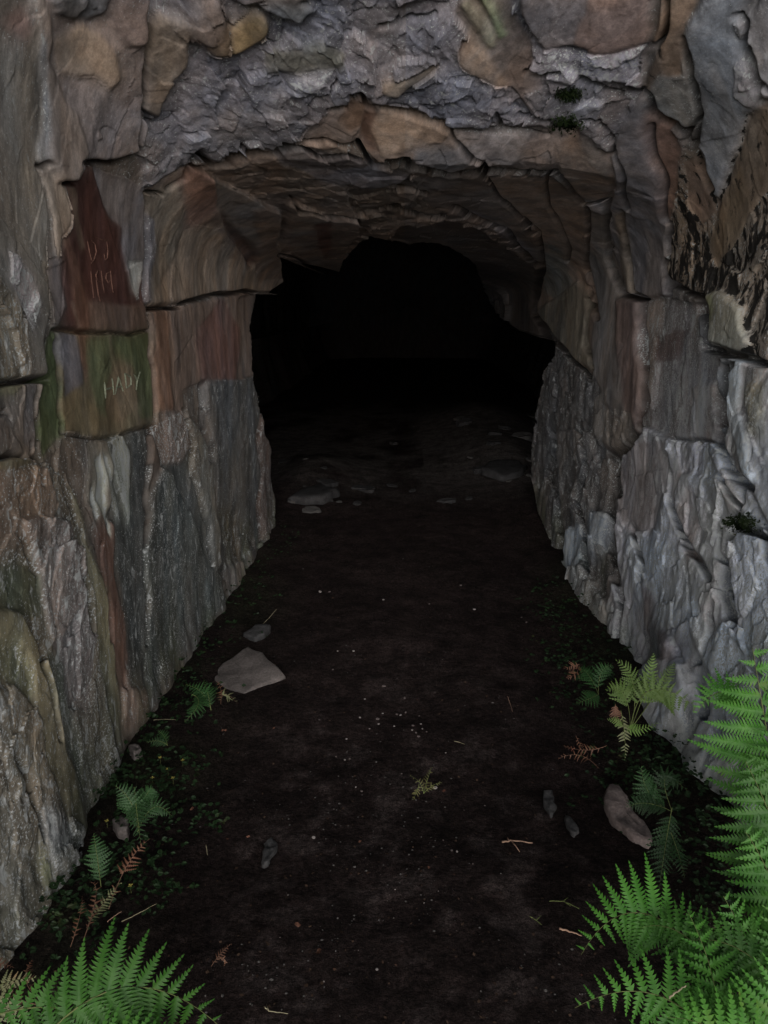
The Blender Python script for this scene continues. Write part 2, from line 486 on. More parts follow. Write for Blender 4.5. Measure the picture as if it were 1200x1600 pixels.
# --- lintel beneath it
face([(500,168),(545,153),(562,150),(600,168),(650,178),(700,204),(780,212),(832,214),(872,200),(900,196),(955,243),(966,332),(906,319),(872,273),(800,265),(740,272),(700,274),(640,257),(590,257),(565,245),(555,228),(500,240),(460,226)], (112,98,88), 1, .3, part='lintel')
face([(545,153),(572,160),(572,195),(548,205),(528,188)], (104,80,58), 1, .15, part='lintel')
face([(572,170),(596,172),(585,235),(566,240),(560,225)], (92,68,52), 0, .1, part='lintel')
face([(600,172),(650,182),(692,200),(704,206),(690,225),(642,234),(586,246),(580,215)], (128,109,90), 2, .15, part='lintel')
face([(642,234),(690,225),(726,250),(738,262),(702,273),(640,257)], (88,88,90), 2, .3, part='lintel')
face([(455,226),(500,240),(545,250),(500,256),(440,240)], (86,88,94), -1, .4, part='lintel')
face([(704,206),(780,214),(828,216),(800,262),(740,262),(716,235)], (110,102,98), 2, .3, part='lintel')
face([(868,228),(900,212),(930,225),(958,285),(944,322),(908,318),(874,272)], (108,90,74), 1, .2, part='lintel')
face([(900,205),(930,215),(950,270),(940,290),(915,240)], (88,84,80), 2, .3, part='lintel')
# --- inner roof, colours lightened to make up for the weak light there
face([(300,256),(440,242),(500,244),(562,262),(590,262),(700,280),(800,272),(862,276),(906,322),(915,440),(800,470),(560,440),(440,440),(436,330)], (92,79,68), -1, .55, part='inner_roof')
face([(430,240),(500,246),(600,262),(640,272),(602,300),(540,290),(500,282),(440,262)], (88,85,88), -1, .4, part='inner_roof')
face([(440,262),(540,292),(560,345),(515,342),(452,312)], (90,80,70), -1, .45, part='inner_roof')
face([(540,300),(640,280),(690,330),(600,350),(560,350)], (82,72,62), -2, .55, part='inner_roof')
face([(437,318),(452,320),(455,372),(440,400)], (60,48,42), -3, .45, part='inner_roof')
face([(440,403),(454,378),(515,338),(562,346),(566,368),(545,395),(530,426),(514,431)], (88,76,66), 4, .3, part='hanging_block')
face([(452,328),(515,338),(454,380)], (92,82,72), 3, .15, part='hanging_block')
face([(494,352),(520,343),(521,380),(508,402),(496,385)], (72,48,38), 3, .1, part='hanging_block')
face([(640,278),(750,273),(800,328),(842,398),(846,424),(800,386),(750,342),(700,332),(660,320)], (88,78,70), -1, .25, part='inner_rib')
face([(700,330),(740,330),(785,350),(830,395),(842,420),(800,386),(752,345)], (96,90,90), -1, .3, part='inner_rib')
face([(752,272),(866,276),(905,322),(916,440),(935,585),(922,582),(872,540),(846,485),(851,430),(835,380),(800,322),(772,290)], (106,88,72), -1, .2, part='inner_rib')
face([(850,380),(880,400),(900,440),(880,470),(855,450)], (86,86,80), -1, .25, part='inner_rib')
face([(860,470),(905,440),(925,500),(935,585),(872,540),(846,485)], (92,86,72), 0, .3, part='inner_rib')
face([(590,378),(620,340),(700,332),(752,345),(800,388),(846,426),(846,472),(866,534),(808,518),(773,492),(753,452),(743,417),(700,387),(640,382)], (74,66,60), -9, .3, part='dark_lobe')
# --- right wall
R0 = len(P)
face([(906,320),(955,330),(950,390),(962,440),(976,466),(1006,466),(1007,600),(1001,645),(985,690),(958,640),(930,590),(916,440)], (92,86,80), 1, .2, part='banded_slab')
face([(908,312),(949,321),(948,343),(925,335),(909,324)], (128,123,122), 1, .1, part='banded_slab')
face([(906,325),(916,328),(920,440),(930,500),(928,560),(918,480)], (98,80,66), 0, .15, part='banded_slab')
face([(960,470),(1003,468),(1004,600),(985,680),(970,600)], (98,82,76), 2, .2, part='banded_slab')
face([(955,243),(992,146),(1002,150),(1034,228),(1032,345),(1040,350),(1042,425),(1052,462),(1004,464),(976,462),(962,430),(952,340)], (92,89,90), 3, .25, part='grey_column')
face([(966,340),(978,335),(982,440),(990,458),(974,458),(964,420)], (104,92,76), 4, .12, part='grey_column')
face([(1010,160),(1050,188),(1062,205),(1074,228),(1060,292),(1046,342),(1034,342),(1034,270),(1016,200)], (112,82,64), 0, .2, 0, .15, part='brown_rib')
face([(1002,142),(1034,75),(1066,60),(1085,130),(1096,180),(1085,196),(1072,218),(1056,192),(1030,186),(1006,158)], (104,104,100), 4, .3, .15, .1, part='grey_knob')
face([(1004,142),(1022,76),(1042,66),(1030,112),(1018,140)], (78,66,54), 4, .3, 0, .5, part='grey_knob')
face([(1012,74),(1048,-60),(1100,-60),(1068,60),(1070,112),(1036,112),(1030,80)], (114,92,70), 3, .12, part='orange_rib')
face([(1066,60),(1110,-60),(1162,-60),(1156,40),(1164,100),(1150,148),(1205,165),(1182,172),(1140,290),(1120,332),(1106,290),(1095,230),(1096,180),(1078,105)], (102,106,110), 5, .2, .12, part='smooth_slab')
face([(1150,100),(1165,85),(1178,112),(1196,150),(1180,168),(1150,150)], (118,112,112), 5, .4, .4, part='smooth_slab')
face([(1152,40),(1176,20),(1210,-60),(1500,-400),(1500,180),(1205,165),(1180,112),(1166,80)], (112,108,106), 6, .25, .15, part='corner_block')
face([(1046,342),(1074,230),(1096,236),(1120,332),(1140,290),(1182,172),(1500,120),(1500,620),(1200,572),(1150,552),(1140,482),(1095,462),(1043,425)], (108,94,76), 1, .5, .35, .8, part='mouldy_slab')
face([(1182,172),(1260,120),(1260,200),(1180,330),(1130,420),(1120,400),(1120,332),(1140,290)], (104,84,58), 2, .25, .0, .35, part='mouldy_slab')
face([(1075,250),(1095,240),(1106,290),(1118,330),(1100,350),(1080,330)], (106,84,66), 1, .2, 0, .3, part='mouldy_slab')
face([(1095,462),(1130,455),(1152,480),(1160,540),(1142,556),(1096,540),(1092,500)], (112,108,90), 7, .3, .25, .1, part='jutting_block')
face([(1094,464),(1118,460),(1112,500),(1100,530),(1094,505)], (104,104,66), 7, .3, .1, .1, part='jutting_block')
face([(1004,466),(1046,458),(1096,474),(1096,540),(1138,560),(1130,610),(1126,694),(1056,684),(1010,682),(1000,655),(1004,600)], (100,93,90), -2, .25, .55, part='spotted_recess')
face([(1012,470),(1040,466),(1030,560),(1012,640),(1006,600)], (110,100,92), 0, .2, .4, part='spotted_recess')
face([(1030,530),(1080,510),(1060,560),(1030,560)], (84,64,56), -2, .2, .3, part='spotted_recess')
face([(1090,600),(1125,600),(1124,690),(1090,684)], (118,100,84), -2, .2, .2, part='spotted_recess')
face([(1138,556),(1200,574),(1500,620),(1500,940),(1200,845),(1168,768),(1150,742),(1128,700),(1126,640)], (122,118,116), 6, .5, .5, part='overhanging_slab')
face([(1140,560),(1156,562),(1154,640),(1178,745),(1166,752),(1138,664),(1130,630)], (136,146,150), 8, .4, .5, part='overhanging_slab')
face([(1165,600),(1200,600),(1190,690),(1168,680)], (104,98,72), 7, .5, .4, .1, part='overhanging_slab')
face([(848,596),(872,544),(935,588),(958,640),(985,690),(968,722),(966,860),(964,1016),(930,1000),(896,962),(884,900),(862,862),(866,800),(828,745),(834,660)], (68,66,64), -4, .7, .3, part='dark_buttress')
face([(866,670),(885,662),(895,700),(880,720),(878,830),(868,870),(862,800)], (74,73,72), 0, .6, .3, part='dark_buttress')
face([(890,665),(925,672),(930,720),(920,880),(905,900),(896,800)], (76,74,72), 1, .8, .35, part='dark_buttress')
face([(925,620),(955,610),(950,640),(985,645),(985,690),(960,700),(930,680)], (94,88,80), 1, .5, .2, part='dark_buttress')
face([(884,838),(905,828),(912,880),(900,905),(880,890)], (122,136,148), 2, .4, .6, part='dark_buttress')
face([(925,805),(948,800),(940,868),(920,872)], (122,134,144), 2, .6, .6, part='dark_buttress')
face([(885,905),(920,895),(962,960),(964,1020),(930,1005),(896,962)], (104,104,100), 3, .7, .5, part='dark_buttress')
face([(985,690),(1008,672),(1060,684),(1126,692),(1152,745),(1170,770),(1202,845),(1500,940),(1500,1600),(1200,1300),(1100,1115),(1085,1075),(960,1040),(964,1016),(968,860),(966,722)], (126,128,136), 1, .6, .6, part='pale_buttress')
face([(985,700),(1050,690),(1050,760),(1020,830),(985,840),(968,800),(968,740)], (122,118,120), 2, .4, .3, part='pale_buttress')
face([(1045,740),(1062,735),(1120,742),(1150,790),(1130,800),(1122,900),(1112,990),(1085,930),(1062,830)], (126,118,116), 5, .6, .4, part='wedge_block')
face([(1062,738),(1120,742),(1106,752),(1072,760),(1060,800),(1054,770)], (130,136,144), 6, .4, .6, part='wedge_block')
face([(1112,745),(1130,745),(1152,790),(1128,795)], (120,102,88), 6, .3, .2, part='wedge_block')
face([(980,832),(1040,850),(1066,850),(1090,930),(1062,1000),(1010,980),(985,900)], (142,152,162), 3, .6, .7, part='pale_buttress')
face([(1085,930),(1120,1000),(1180,900),(1300,900),(1300,1250),(1200,1140),(1120,1080),(1090,1000)], (150,162,172), 4, .6, .7, part='pale_buttress')
face([(1000,905),(1020,930),(1050,1000),(1090,1070),(1060,1060),(1010,980)], (110,98,96), 4, .4, .2, part='pale_buttress')
face([(1138,815),(1170,812),(1205,845),(1300,900),(1300,1000),(1180,960),(1150,1000),(1130,900)], (140,146,156), 6, .7, .6, part='corner_boulder')
face([(1142,800),(1165,800),(1190,830),(1160,836),(1140,822)], (52,58,36), 4, .5, 0, .3, part='corner_boulder')
face([(1002,1050),(1085,1060),(1095,1110),(1085,1160),(1040,1200),(1006,1160)], (122,128,134), 6, .4, .4, part='wall_foot_stone')

# Open joints and cracks: line, width in px, depth cm
K = [
 ([(0,600),(40,597),(72,597)], 6, 6), ([(-80,612),(0,604),(40,598)], 3, 3),
 ([(84,518),(150,519),(232,517)], 2.2, 2), ([(96,672),(150,684),(205,672),(236,667)], 2.4, 2),
 ([(228,300),(230,400),(231,480),(234,520),(236,600),(238,668)], 2.6, 2.5), ([(232,668),(232,850),(230,1000)], 4, 3),
 ([(91,519),(93,600),(97,672)], 3.5, 3), ([(58,600),(60,660),(62,712)], 3, 2),
 ([(232,483),(280,478),(282,470),(340,462),(404,459)], 3.5, 4),
 ([(137,258),(150,254),(180,256),(222,238)], 3.5, 3), ([(98,287),(118,289)], 4, 4), ([(60,257),(80,253)], 4, 4),
 ([(226,300),(250,302),(256,306)], 3, 3), ([(266,294),(275,290),(292,280),(302,258)], 4, 4),
 ([(0,713),(15,706),(38,710)], 4, 4), ([(52,690),(52,708),(62,712)], 3, 3), ([(0,650),(8,643),(20,650)], 2.5, 2),
 ([(302,250),(318,240),(332,256),(345,256),(362,252),(366,245),(385,246),(430,244),(438,236),(452,234)], 5, 6),
 ([(448,226),(458,228),(480,224),(500,220),(510,223),(530,232),(545,230)], 4, 4),
 ([(452,234),(468,234),(480,242),(500,250),(520,248),(545,250),(560,256)], 3.5, 4),
 ([(545,151),(565,153),(574,165),(588,173)], 3.5, 4), ([(508,171),(525,169),(540,166)], 3, 3),
 ([(556,228),(562,240),(570,252),(580,259),(600,256)], 5, 6),
 ([(600,253),(618,251),(632,252),(642,262),(660,264),(690,272),(702,276),(725,271),(740,273),(760,268),(790,270),(806,268),(822,274)], 6, 8),
 ([(830,268),(850,272),(868,273)], 3.5, 5), ([(868,272),(880,285),(892,300),(905,316)], 6, 8),
 ([(906,317),(930,318),(950,317)], 3, 3), ([(951,318),(953,350),(952,388),(957,425),(968,460),(985,465),(1005,467)], 5, 6),
 ([(600,165),(618,168),(650,185),(688,198),(702,206),(710,222),(722,238),(735,255),(760,264),(790,266)], 3.5, 4),
 ([(600,40),(640,30),(665,32),(680,22)], 3, 3), ([(775,180),(785,200),(800,203),(825,207),(845,215),(856,215)], 3, 3),
 ([(808,182),(830,186),(850,195),(875,203),(892,202)], 3.5, 3), ([(820,112),(840,120),(870,118)], 3, 3), ([(905,126),(940,146),(960,152)], 4, 4),
 ([(968,142),(990,145)], 4, 4), ([(1000,142),(1010,155),(1018,172),(1035,186),(1056,193),(1066,204),(1072,215)], 6, 7),
 ([(1072,215),(1080,200),(1092,188)], 3, 3), ([(1044,0),(1030,50),(1022,75)], 3.5, 4),
 ([(1068,65),(1078,110),(1092,165),(1096,185),(1092,225),(1102,270),(1108,300)], 4.5, 5),
 ([(1154,30),(1168,40),(1165,70),(1176,100),(1182,125),(1200,138)], 3.5, 4),
 ([(900,198),(918,192),(940,205),(952,215),(956,240),(970,280),(985,330)], 3.5, 4),
 ([(1015,196),(1024,240),(1033,270),(1032,345),(1040,350)], 5, 6), ([(1040,350),(1040,400),(1043,440),(1050,458)], 5, 6),
 ([(1050,440),(1070,452),(1092,462)], 4, 4), ([(1092,462),(1092,485),(1097,510),(1095,538)], 8, 10),
 ([(1095,539),(1115,545),(1135,553),(1165,562),(1200,572)], 7, 9),
 ([(1136,573),(1134,590),(1128,640),(1130,665),(1124,690),(1128,725),(1142,740),(1152,748),(1170,757)], 9, 12),
 ([(1005,467),(1005,500),(1009,545),(1006,590),(1003,640),(998,652),(995,675),(980,690),(966,705),(963,745),(965,770)], 8, 10),
 ([(975,333),(976,380),(978,440),(982,455),(1012,462)], 3.5, 3), ([(915,325),(916,400),(921,440),(925,490),(930,500)], 4, 4),
 ([(930,500),(915,470),(916,520),(925,560),(928,575)], 3, 3),
 ([(752,272),(766,282),(778,300),(795,322),(815,345),(825,365),(840,372),(848,400),(850,430)], 4, 4),
 ([(705,330),(730,336),(760,350),(788,364),(805,388),(825,412),(842,420)], 6, 8),
 ([(842,420),(846,440),(838,470),(840,490),(855,510),(862,530)], 8, 9), ([(852,505),(870,530),(895,560),(920,585)], 4.5, 5),
 ([(815,340),(840,365),(846,400),(848,425)], 3.5, 4), ([(856,275),(852,300),(853,325),(868,350),(884,390),(885,410)], 2.5, 2.5),
 ([(1060,682),(1100,684),(1126,690)], 2.5, 2), ([(1046,742),(1050,780),(1062,830),(1076,860),(1110,900)], 4.5, 5),
 ([(1122,745),(1130,765),(1150,790)], 3.5, 4), ([(1150,742),(1160,760),(1155,785)], 5, 6),
 ([(862,670),(864,740),(872,830),(872,870)], 5, 6), ([(908,665),(907,740),(906,830),(914,900)], 5, 6),
 ([(962,740),(955,800),(957,870),(964,920),(962,1010)], 5, 5), ([(957,700),(952,770),(956,830)], 3.5, 4),
 ([(1120,830),(1118,870),(1138,880),(1130,920),(1136,960)], 4, 4), ([(1132,845),(1145,820),(1165,828),(1190,840),(1192,870),(1200,890)], 6, 7),
 ([(1136,885),(1142,930),(1145,975)], 6, 6), ([(1108,940),(1106,975),(1098,1010),(1085,1030)], 4, 4),
 ([(985,820),(990,850),(1000,880),(992,900)], 4, 4), ([(1090,1055),(1096,1090),(1100,1110)], 8, 8),
 ([(455,312),(470,338),(515,338)], 3, 2), ([(512,336),(530,338),(545,340),(560,345)], 3, 4),
 ([(440,400),(470,410),(500,425),(516,431)], 3, 3), ([(560,330),(600,325),(650,335),(690,340)], 4, 4), ([(600,300),(640,296),(660,300)], 3, 4),
 ([(332,722),(322,690),(315,672)], 4, 6), ([(60,715),(64,740),(66,750)], 4, 4), ([(128,880),(138,920),(148,985)], 4, 4),
 ([(160,850),(176,1000)], 2.5, 1.5), ([(60,1010),(80,1080),(100,1150)], 5, 4), ([(30,1180),(50,1240),(70,1300)], 5, 4),
 ([(346,886),(352,900)], 4, 4), ([(404,590),(405,700),(407,840)], 3, 3), ([(288,640),(300,700),(320,800),(332,880)], 4, 5),
 ([(246,-10),(236,90),(226,210),(224,240)], 3, 2.5),
]
OPENING = [(400,460),(421,457),(443,461),(444,440),(440,403),(470,412),(500,427),(514,431),(530,425),(536,410),(548,395),(562,380),(585,372),(610,378),
 (640,383),(700,386),(722,398),(743,415),(748,434),(754,452),(765,472),(776,492),(792,506),(810,516),(835,525),(864,532),(866,555),(850,580),(845,600),(838,640),(833,665),(829,700),(828,745),
 (840,800),(866,866),(866,1000),(640,1200),(430,1000),(432,836),(431,780),(424,705),(410,645),(404,620),(399,588)]

GAIN = 1.9


def rock_grid(nT=1900, nR=860):
    th0, th1 = math.radians(-180), math.radians(180)
    th = np.linspace(th0, th1, nT)
    # denser rows where the picture needs them: uniform in 1/t up to the opening, coarse after it
    q1 = 1.0 / np.linspace(1 / 1.55, 1 / 6.4, nR - 150)
    q0 = np.concatenate([np.linspace(1.12, 1.3, 30)[:-1], np.linspace(1.3, 1.55, 130)[:-1]])
    q2 = np.geomspace(6.4, 24.0, 112)[1:]
    t = np.concatenate([q0, q1, q2])
    return th, t


def build_rock():
    th, t = rock_grid()
    nT, nR = len(th), len(t)
    TH, TT = np.meshgrid(th, t, indexing='ij')
    s, c = np.sin(TH), np.cos(TH)
    # macro profile: height of the roof over the eye, half widths
    H = np.interp(t, [1.12, 1.3, 1.6, 1.9, 2.2, 2.5, 2.86, 3.0, 4.0, 5.6, 8, 24], [6.0, 2.6, 1.35, .98, .80, .66, .50, .49, .385, .285, .28, .4])
    WL = np.interp(t, [1.12, 1.22, 1.32, 1.5, 2.0, 3.5, 5.6, 24], [6.0, 1.5, .96, .93, .94, .905, .86, .95])
    WR = np.interp(t, [1.12, 1.3, 1.6, 2.2, 3.5, 5.6, 24], [6.5, 1.9, 1.16, 1.06, 1.03, .98, 1.1])
    def fields(TH, TT, Hh, WLl, WRr):
        s, c = np.sin(TH), np.cos(TH)
        W = np.where(s < 0, WLl, WRr)
        HH = np.where(c > 0, Hh, 1.9)
        n = np.where(c > 0, 3.4, 7.0)
        return ((np.abs(s) / W) ** n + (np.abs(c) / HH) ** n) ** (-1 / n)
    R = fields(TH, TT, H[None, :], WL[None, :], WR[None, :])
    TH, TT, R, s, c = (a.ravel() for a in (TH, TT, R, s, c))
    X, Y, Z = s * R, TT, c * R
    # warp the outlines so that no edge is a ruler line
    bx, by = pix(X, Y, Z)
    wx = fbm(bx / 50, by / 50, X * 0, 2, .4, 3.1) * 10
    wy = fbm(bx / 50, by / 50, X * 0, 2, .4, 8.7) * 10
    cache = {}
    def pk(off):
        if off not in cache:
            f = np.clip(1 - off / 100 / R, .3, 2)
            cx, cy = pix(X * f, Y, Z * f)
            cache[off] = (cx + wx, cy + wy)
        return cache[off]
    near = (TT < 7.5)
    D = np.zeros_like(R); ROUGH = np.full_like(R, .3); LI = np.zeros_like(R) + .15; BL = np.zeros_like(R)
    COL = np.empty((len(R), 3)); COL[:] = lin((82, 77, 72))
    PID = np.full(len(R), -1, np.int32)
    order = []
    for i, (pts, col, off, rough, lich, black, part, k) in enumerate(P):
        px_, py_ = pk(off)
        m = inpoly(px_, py_, pts) & near
        if not m.any():
            continue
        u, v = px_[m], py_[m]
        cxy = np.array(pts, float).clip([-80, -80], [1280, 1700]).mean(0)
        rad = np.hypot(u - 630, v - 480); rc = np.hypot(cxy[0] - 630, cxy[1] - 480)
        a = rng.uniform(0, 6.28); g = rng.uniform(.004, .013) * k
        tilt = (.010 * k) * (rc - rad) / 100 + g * ((u - cxy[0]) * math.cos(a) + (v - cxy[1]) * math.sin(a)) / 100
        D[m] = off / 100 + np.clip(tilt, -.04, .04)
        COL[m] = lin(col) * (1 + rng.uniform(-.05, .05))
        ROUGH[m] = rough; LI[m] = lich * .85; BL[m] = black
        if part:
            if part not in order: order.append(part)
            PID[m] = order.index(part)
        else:
            PID[m] = -1
    D2 = D.reshape(nT, nR)
    for _ in range(14):
        D2 = np.pad(D2, 1, mode='edge')
        D2 = (D2[1:-1, 1:-1] * 2 + D2[:-2, 1:-1] + D2[2:, 1:-1] + D2[1:-1, :-2] + D2[1:-1, 2:]) / 6
    D = D2.ravel()
    C3 = COL.reshape(nT, nR, 3)
    for _ in range(5):
        C3 = np.pad(C3, ((1, 1), (1, 1), (0, 0)), mode='edge')
        C3 = (C3[1:-1, 1:-1] * 2 + C3[:-2, 1:-1] + C3[2:, 1:-1] + C3[1:-1, :-2] + C3[1:-1, 2:]) / 6
    C4 = C3[::2, ::2]
    for _ in range(26):
        C4 = np.pad(C4, ((1, 1), (1, 1), (0, 0)), mode='edge')
        C4 = (C4[1:-1, 1:-1] * 2 + C4[:-2, 1:-1] + C4[2:, 1:-1] + C4[1:-1, :-2] + C4[1:-1, 2:]) / 6
    C4 = np.repeat(np.repeat(C4, 2, 0), 2, 1)[:nT, :nR].reshape(-1, 3)
    mx = (.22 + .73 * smooth(-.25, .4, fbm(X * 7, Y * 7, Z * 4, 5, .6, 91)))[:, None]
    COL = C3.reshape(-1, 3) * (1 - mx) + C4 * mx
    # seepage stains running down the faces
    stn = smooth(.05, .5, fbm(X * 14, Y * 14, Z * 1.6, 4, .55, 71))[:, None]
    COL = COL * (1 - .30 * stn)
    stn = smooth(.1, .55, fbm(X * 5, Y * 5, Z * 2.2, 4, .6, 83))[:, None]
    COL = COL * (1 - .3 * stn) + lin((98, 92, 86)) * .3 * stn
    # blocky jointing at two sizes, strongest on rough stone
    (o, r, e) = cells(X / .34, Y / .42, Z / .5)
    blk = (r[0] - .5) * .05 + (o[0] * (r[1] - .5) + o[1] * (r[2] - .5) + o[2] * (r[3] - .5)) * .07
    gx = X + fbm(X * 9, Y * 9, Z * 9, 3) * .05; gz = Z + fbm(X * 9, Y * 9, Z * 9, 3, .5, 5) * .05
    (o2, r2, e2) = cells(gx / .10, Y / .13, gz / .16)
    blk2 = (r2[0] - .5) * .018 + (o2[0] * (r2[1] - .5) + o2[1] * (r2[2] - .5) + o2[2] * (r2[3] - .5)) * .035
    (o3, r3, e3) = cells(gx / .035, Y / .045, gz / .05)
    blk3 = (r3[0] - .5) * .007 + (o3[0] * (r3[1] - .5) + o3[1] * (r3[2] - .5) + o3[2] * (r3[3] - .5)) * .014
    wild = np.where(PID < 0, np.where(TT < 6.0, .15, 1.0), 0)
    n_lo = fbm(X * 2.2, Y * 2.2, Z * 1.6, 4, .5, 2.0)
    n_mid = fbm(X * 9, Y * 9, Z * 6, 6, .55, 12.0)
    n_rid = fbm(X * 15, Y * 13, Z * 7, 5, .55, 31.0, True)
    D += blk * (wild * 1.0 + (1 - wild) * .12 * (ROUGH + .2))
    RR = smooth(.12, .9, ROUGH) + wild * .3
    D += blk2 * (RR * 1.15 + .05) + blk3 * RR * .7
    D += n_lo * .03 * (1 - .5 * (1 - wild)) + n_mid * (.003 + .006 * RR) + (n_rid - .3) * .004 * RR
    # buttresses lean outwards at their feet
    foot = smooth(-.75, -1.5, Z)
    D += foot * np.where(X > 0, .05 + .11 * smooth(2.9, 2.4, TT) * smooth(1.6, 2.0, TT), -.02 + .05 * smooth(2.0, 1.6, TT)) * (1 + .6 * n_lo)
    D += smooth(-1.0, -1.45, Z) * .07 * fbm(X * 4, Y * 5, Z * 1.5, 4, .55, 66) * near
    COL *= (1 + (r2[1][:, None] - .5) * .22 * (.3 + ROUGH[:, None])) * (1 + (r[4][:, None] - .5) * .10)
    COL *= 1 + (r2[2][:, None] - .5) * np.array([.09, 0, -.09]) * (.4 + ROUGH[:, None])
    # algae along the damp foot of the walls
    al = smooth(-1.05, -1.5, Z) * smooth(-.1, .4, fbm(X * 6, Y * 6, Z * 4, 4, .5, 44)) * near
    COL = COL * (1 - .65 * al[:, None]) + lin((60, 68, 44)) * .65 * al[:, None]
    # the left wall is iron stained; a cool pale crust covers the outer foot of the right wall
    lw = (X < 0)[:, None] * smooth(-.5, .3, fbm(X * 3, Y * 3, Z * 2, 4, .6, 101))[:, None]
    COL = COL * (1 - lw * (1 - np.array([1.10, 1.0, .86])))
    cr = (X > 0) * smooth(.05, -.35, Z) * smooth(3.4, 2.4, TT) * smooth(-.5, .25, fbm(X * 5, Y * 5, Z * 3, 5, .6, 111))
    COL = COL * (1 - .5 * cr[:, None]) + lin((150, 162, 170)) * .5 * cr[:, None]
    LI = np.maximum(LI, .75 * cr)
    pit = smooth(.15, .45, fbm(X * 26, Y * 26, Z * 16, 4, .65, 131)) * (X > 0) * smooth(.1, -.2, Z)
    COL = COL * (1 - .42 * pit[:, None]) + lin((92, 80, 76)) * .25 * pit[:, None]
    # cracks, seen where the surface now is
    f = np.clip(1 - D / R, .2, 2)
    cx, cy = pix(X * f, Y, Z * f)
    jx = cx + wx * .9 + vnoise(bx / 21, by / 21, X * 0 + 21) * 2.2
    jy = cy + wy * .9 + vnoise(bx / 21, by / 21, X * 0 + 27) * 2.2
    G = np.zeros_like(D)
    for pts, wd, dp in K:
        wd = wd * 1.35
        d = polydist(jx, jy, pts, wd * 1.6)
        d = d * (1.05 + .4 * vnoise(bx / 26, by / 26, X * 0 + wd))
        G = np.maximum(G, min(dp / 100 * 1.4, .06) * (1 - smooth(wd * .30, wd * .75, d)))
    G2 = (G * near).reshape(nT, nR)
    for _ in range(3):
        G2 = np.pad(G2, 1, mode='edge')
        G2 = (G2[1:-1, 1:-1] * 2 + G2[:-2, 1:-1] + G2[2:, 1:-1] + G2[1:-1, :-2] + G2[1:-1, 2:]) / 6
    G = G2.ravel() * 1.15
    D -= G
    COL *= 1 - .5 * np.clip(G / .035, 0, 1)[:, None]  # shadow lines of the cracks painted into the rock colour
    Rf = R - D
    # behind the opening the passage widens, keeping its walls out of the light
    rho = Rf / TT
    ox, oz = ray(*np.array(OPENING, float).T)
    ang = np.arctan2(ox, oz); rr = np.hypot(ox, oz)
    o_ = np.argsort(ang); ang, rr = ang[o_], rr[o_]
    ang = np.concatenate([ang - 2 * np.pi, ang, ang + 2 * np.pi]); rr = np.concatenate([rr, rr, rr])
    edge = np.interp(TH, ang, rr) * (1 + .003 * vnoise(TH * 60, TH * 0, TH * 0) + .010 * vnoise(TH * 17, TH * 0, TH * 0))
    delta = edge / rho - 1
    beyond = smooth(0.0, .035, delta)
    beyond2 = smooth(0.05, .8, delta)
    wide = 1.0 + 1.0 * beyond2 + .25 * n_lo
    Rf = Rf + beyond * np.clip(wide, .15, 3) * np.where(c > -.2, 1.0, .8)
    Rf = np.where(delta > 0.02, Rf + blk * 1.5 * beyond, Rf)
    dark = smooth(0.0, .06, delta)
    COL = COL * (1 - dark[:, None]) + lin((46, 43, 41)) * dark[:, None] * (1 + .5 * n_mid[:, None])  # chamber rock darkened, the shade of the depth put into its colour
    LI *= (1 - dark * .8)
    # close the far end
    endf = smooth(22.5, 24.0, TT)
    Rf = Rf * (1 - endf) + 0.02 * endf
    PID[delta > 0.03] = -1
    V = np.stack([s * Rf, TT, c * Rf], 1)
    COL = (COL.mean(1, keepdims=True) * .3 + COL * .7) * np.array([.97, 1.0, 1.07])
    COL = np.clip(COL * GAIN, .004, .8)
    return V, COL, np.stack([np.clip(LI, 0, 1), np.clip(BL, 0, 1), ROUGH], 1), PID, order, nT, nR, TH, TT


V, COL, MSK, PID, ORDER, nT, nR, THv, TTv = build_rock()
print('rock verts', len(V))
idx = (np.arange(nT - 1)[:, None] * nR + np.arange(nR - 1)[None, :]).ravel()
FACES = np.stack([idx, idx + 1, idx + nR + 1, idx + nR], 1)
# drop what lies well below the ground
zf = V[FACES, 2].max(1)
keep = zf > -1.85
FACES = FACES[keep]
side = np.where(THv[FACES[:, 0]] < math.radians(-58), 0, np.where(THv[FACES[:, 0]] > math.radians(52), 2, 1))
pidf = PID[FACES[:, 0]]
# slivers too small to read as a block go back to the wall

# a traced block belongs to the wall, roof or wall where it was outlined
home = {}
for i, q in enumerate(P):
    if q[6] and q[6] not in home:
        home[q[6]] = 0 if i < C0 else (1 if i < R0 else 2)
hm = np.array([home[n] for n in ORDER])
side = np.where(pidf >= 0, hm[np.maximum(pidf, 0)], side)


def sub_mesh(name, fmask, parent=None):
    f = FACES[fmask]
    u, inv = np.unique(f, return_inverse=True)
    return mesh_obj(name, V[u], inv.reshape(f.shape), ROCK, parent, True, {'Col': COL[u], 'Mask': MSK[u]})


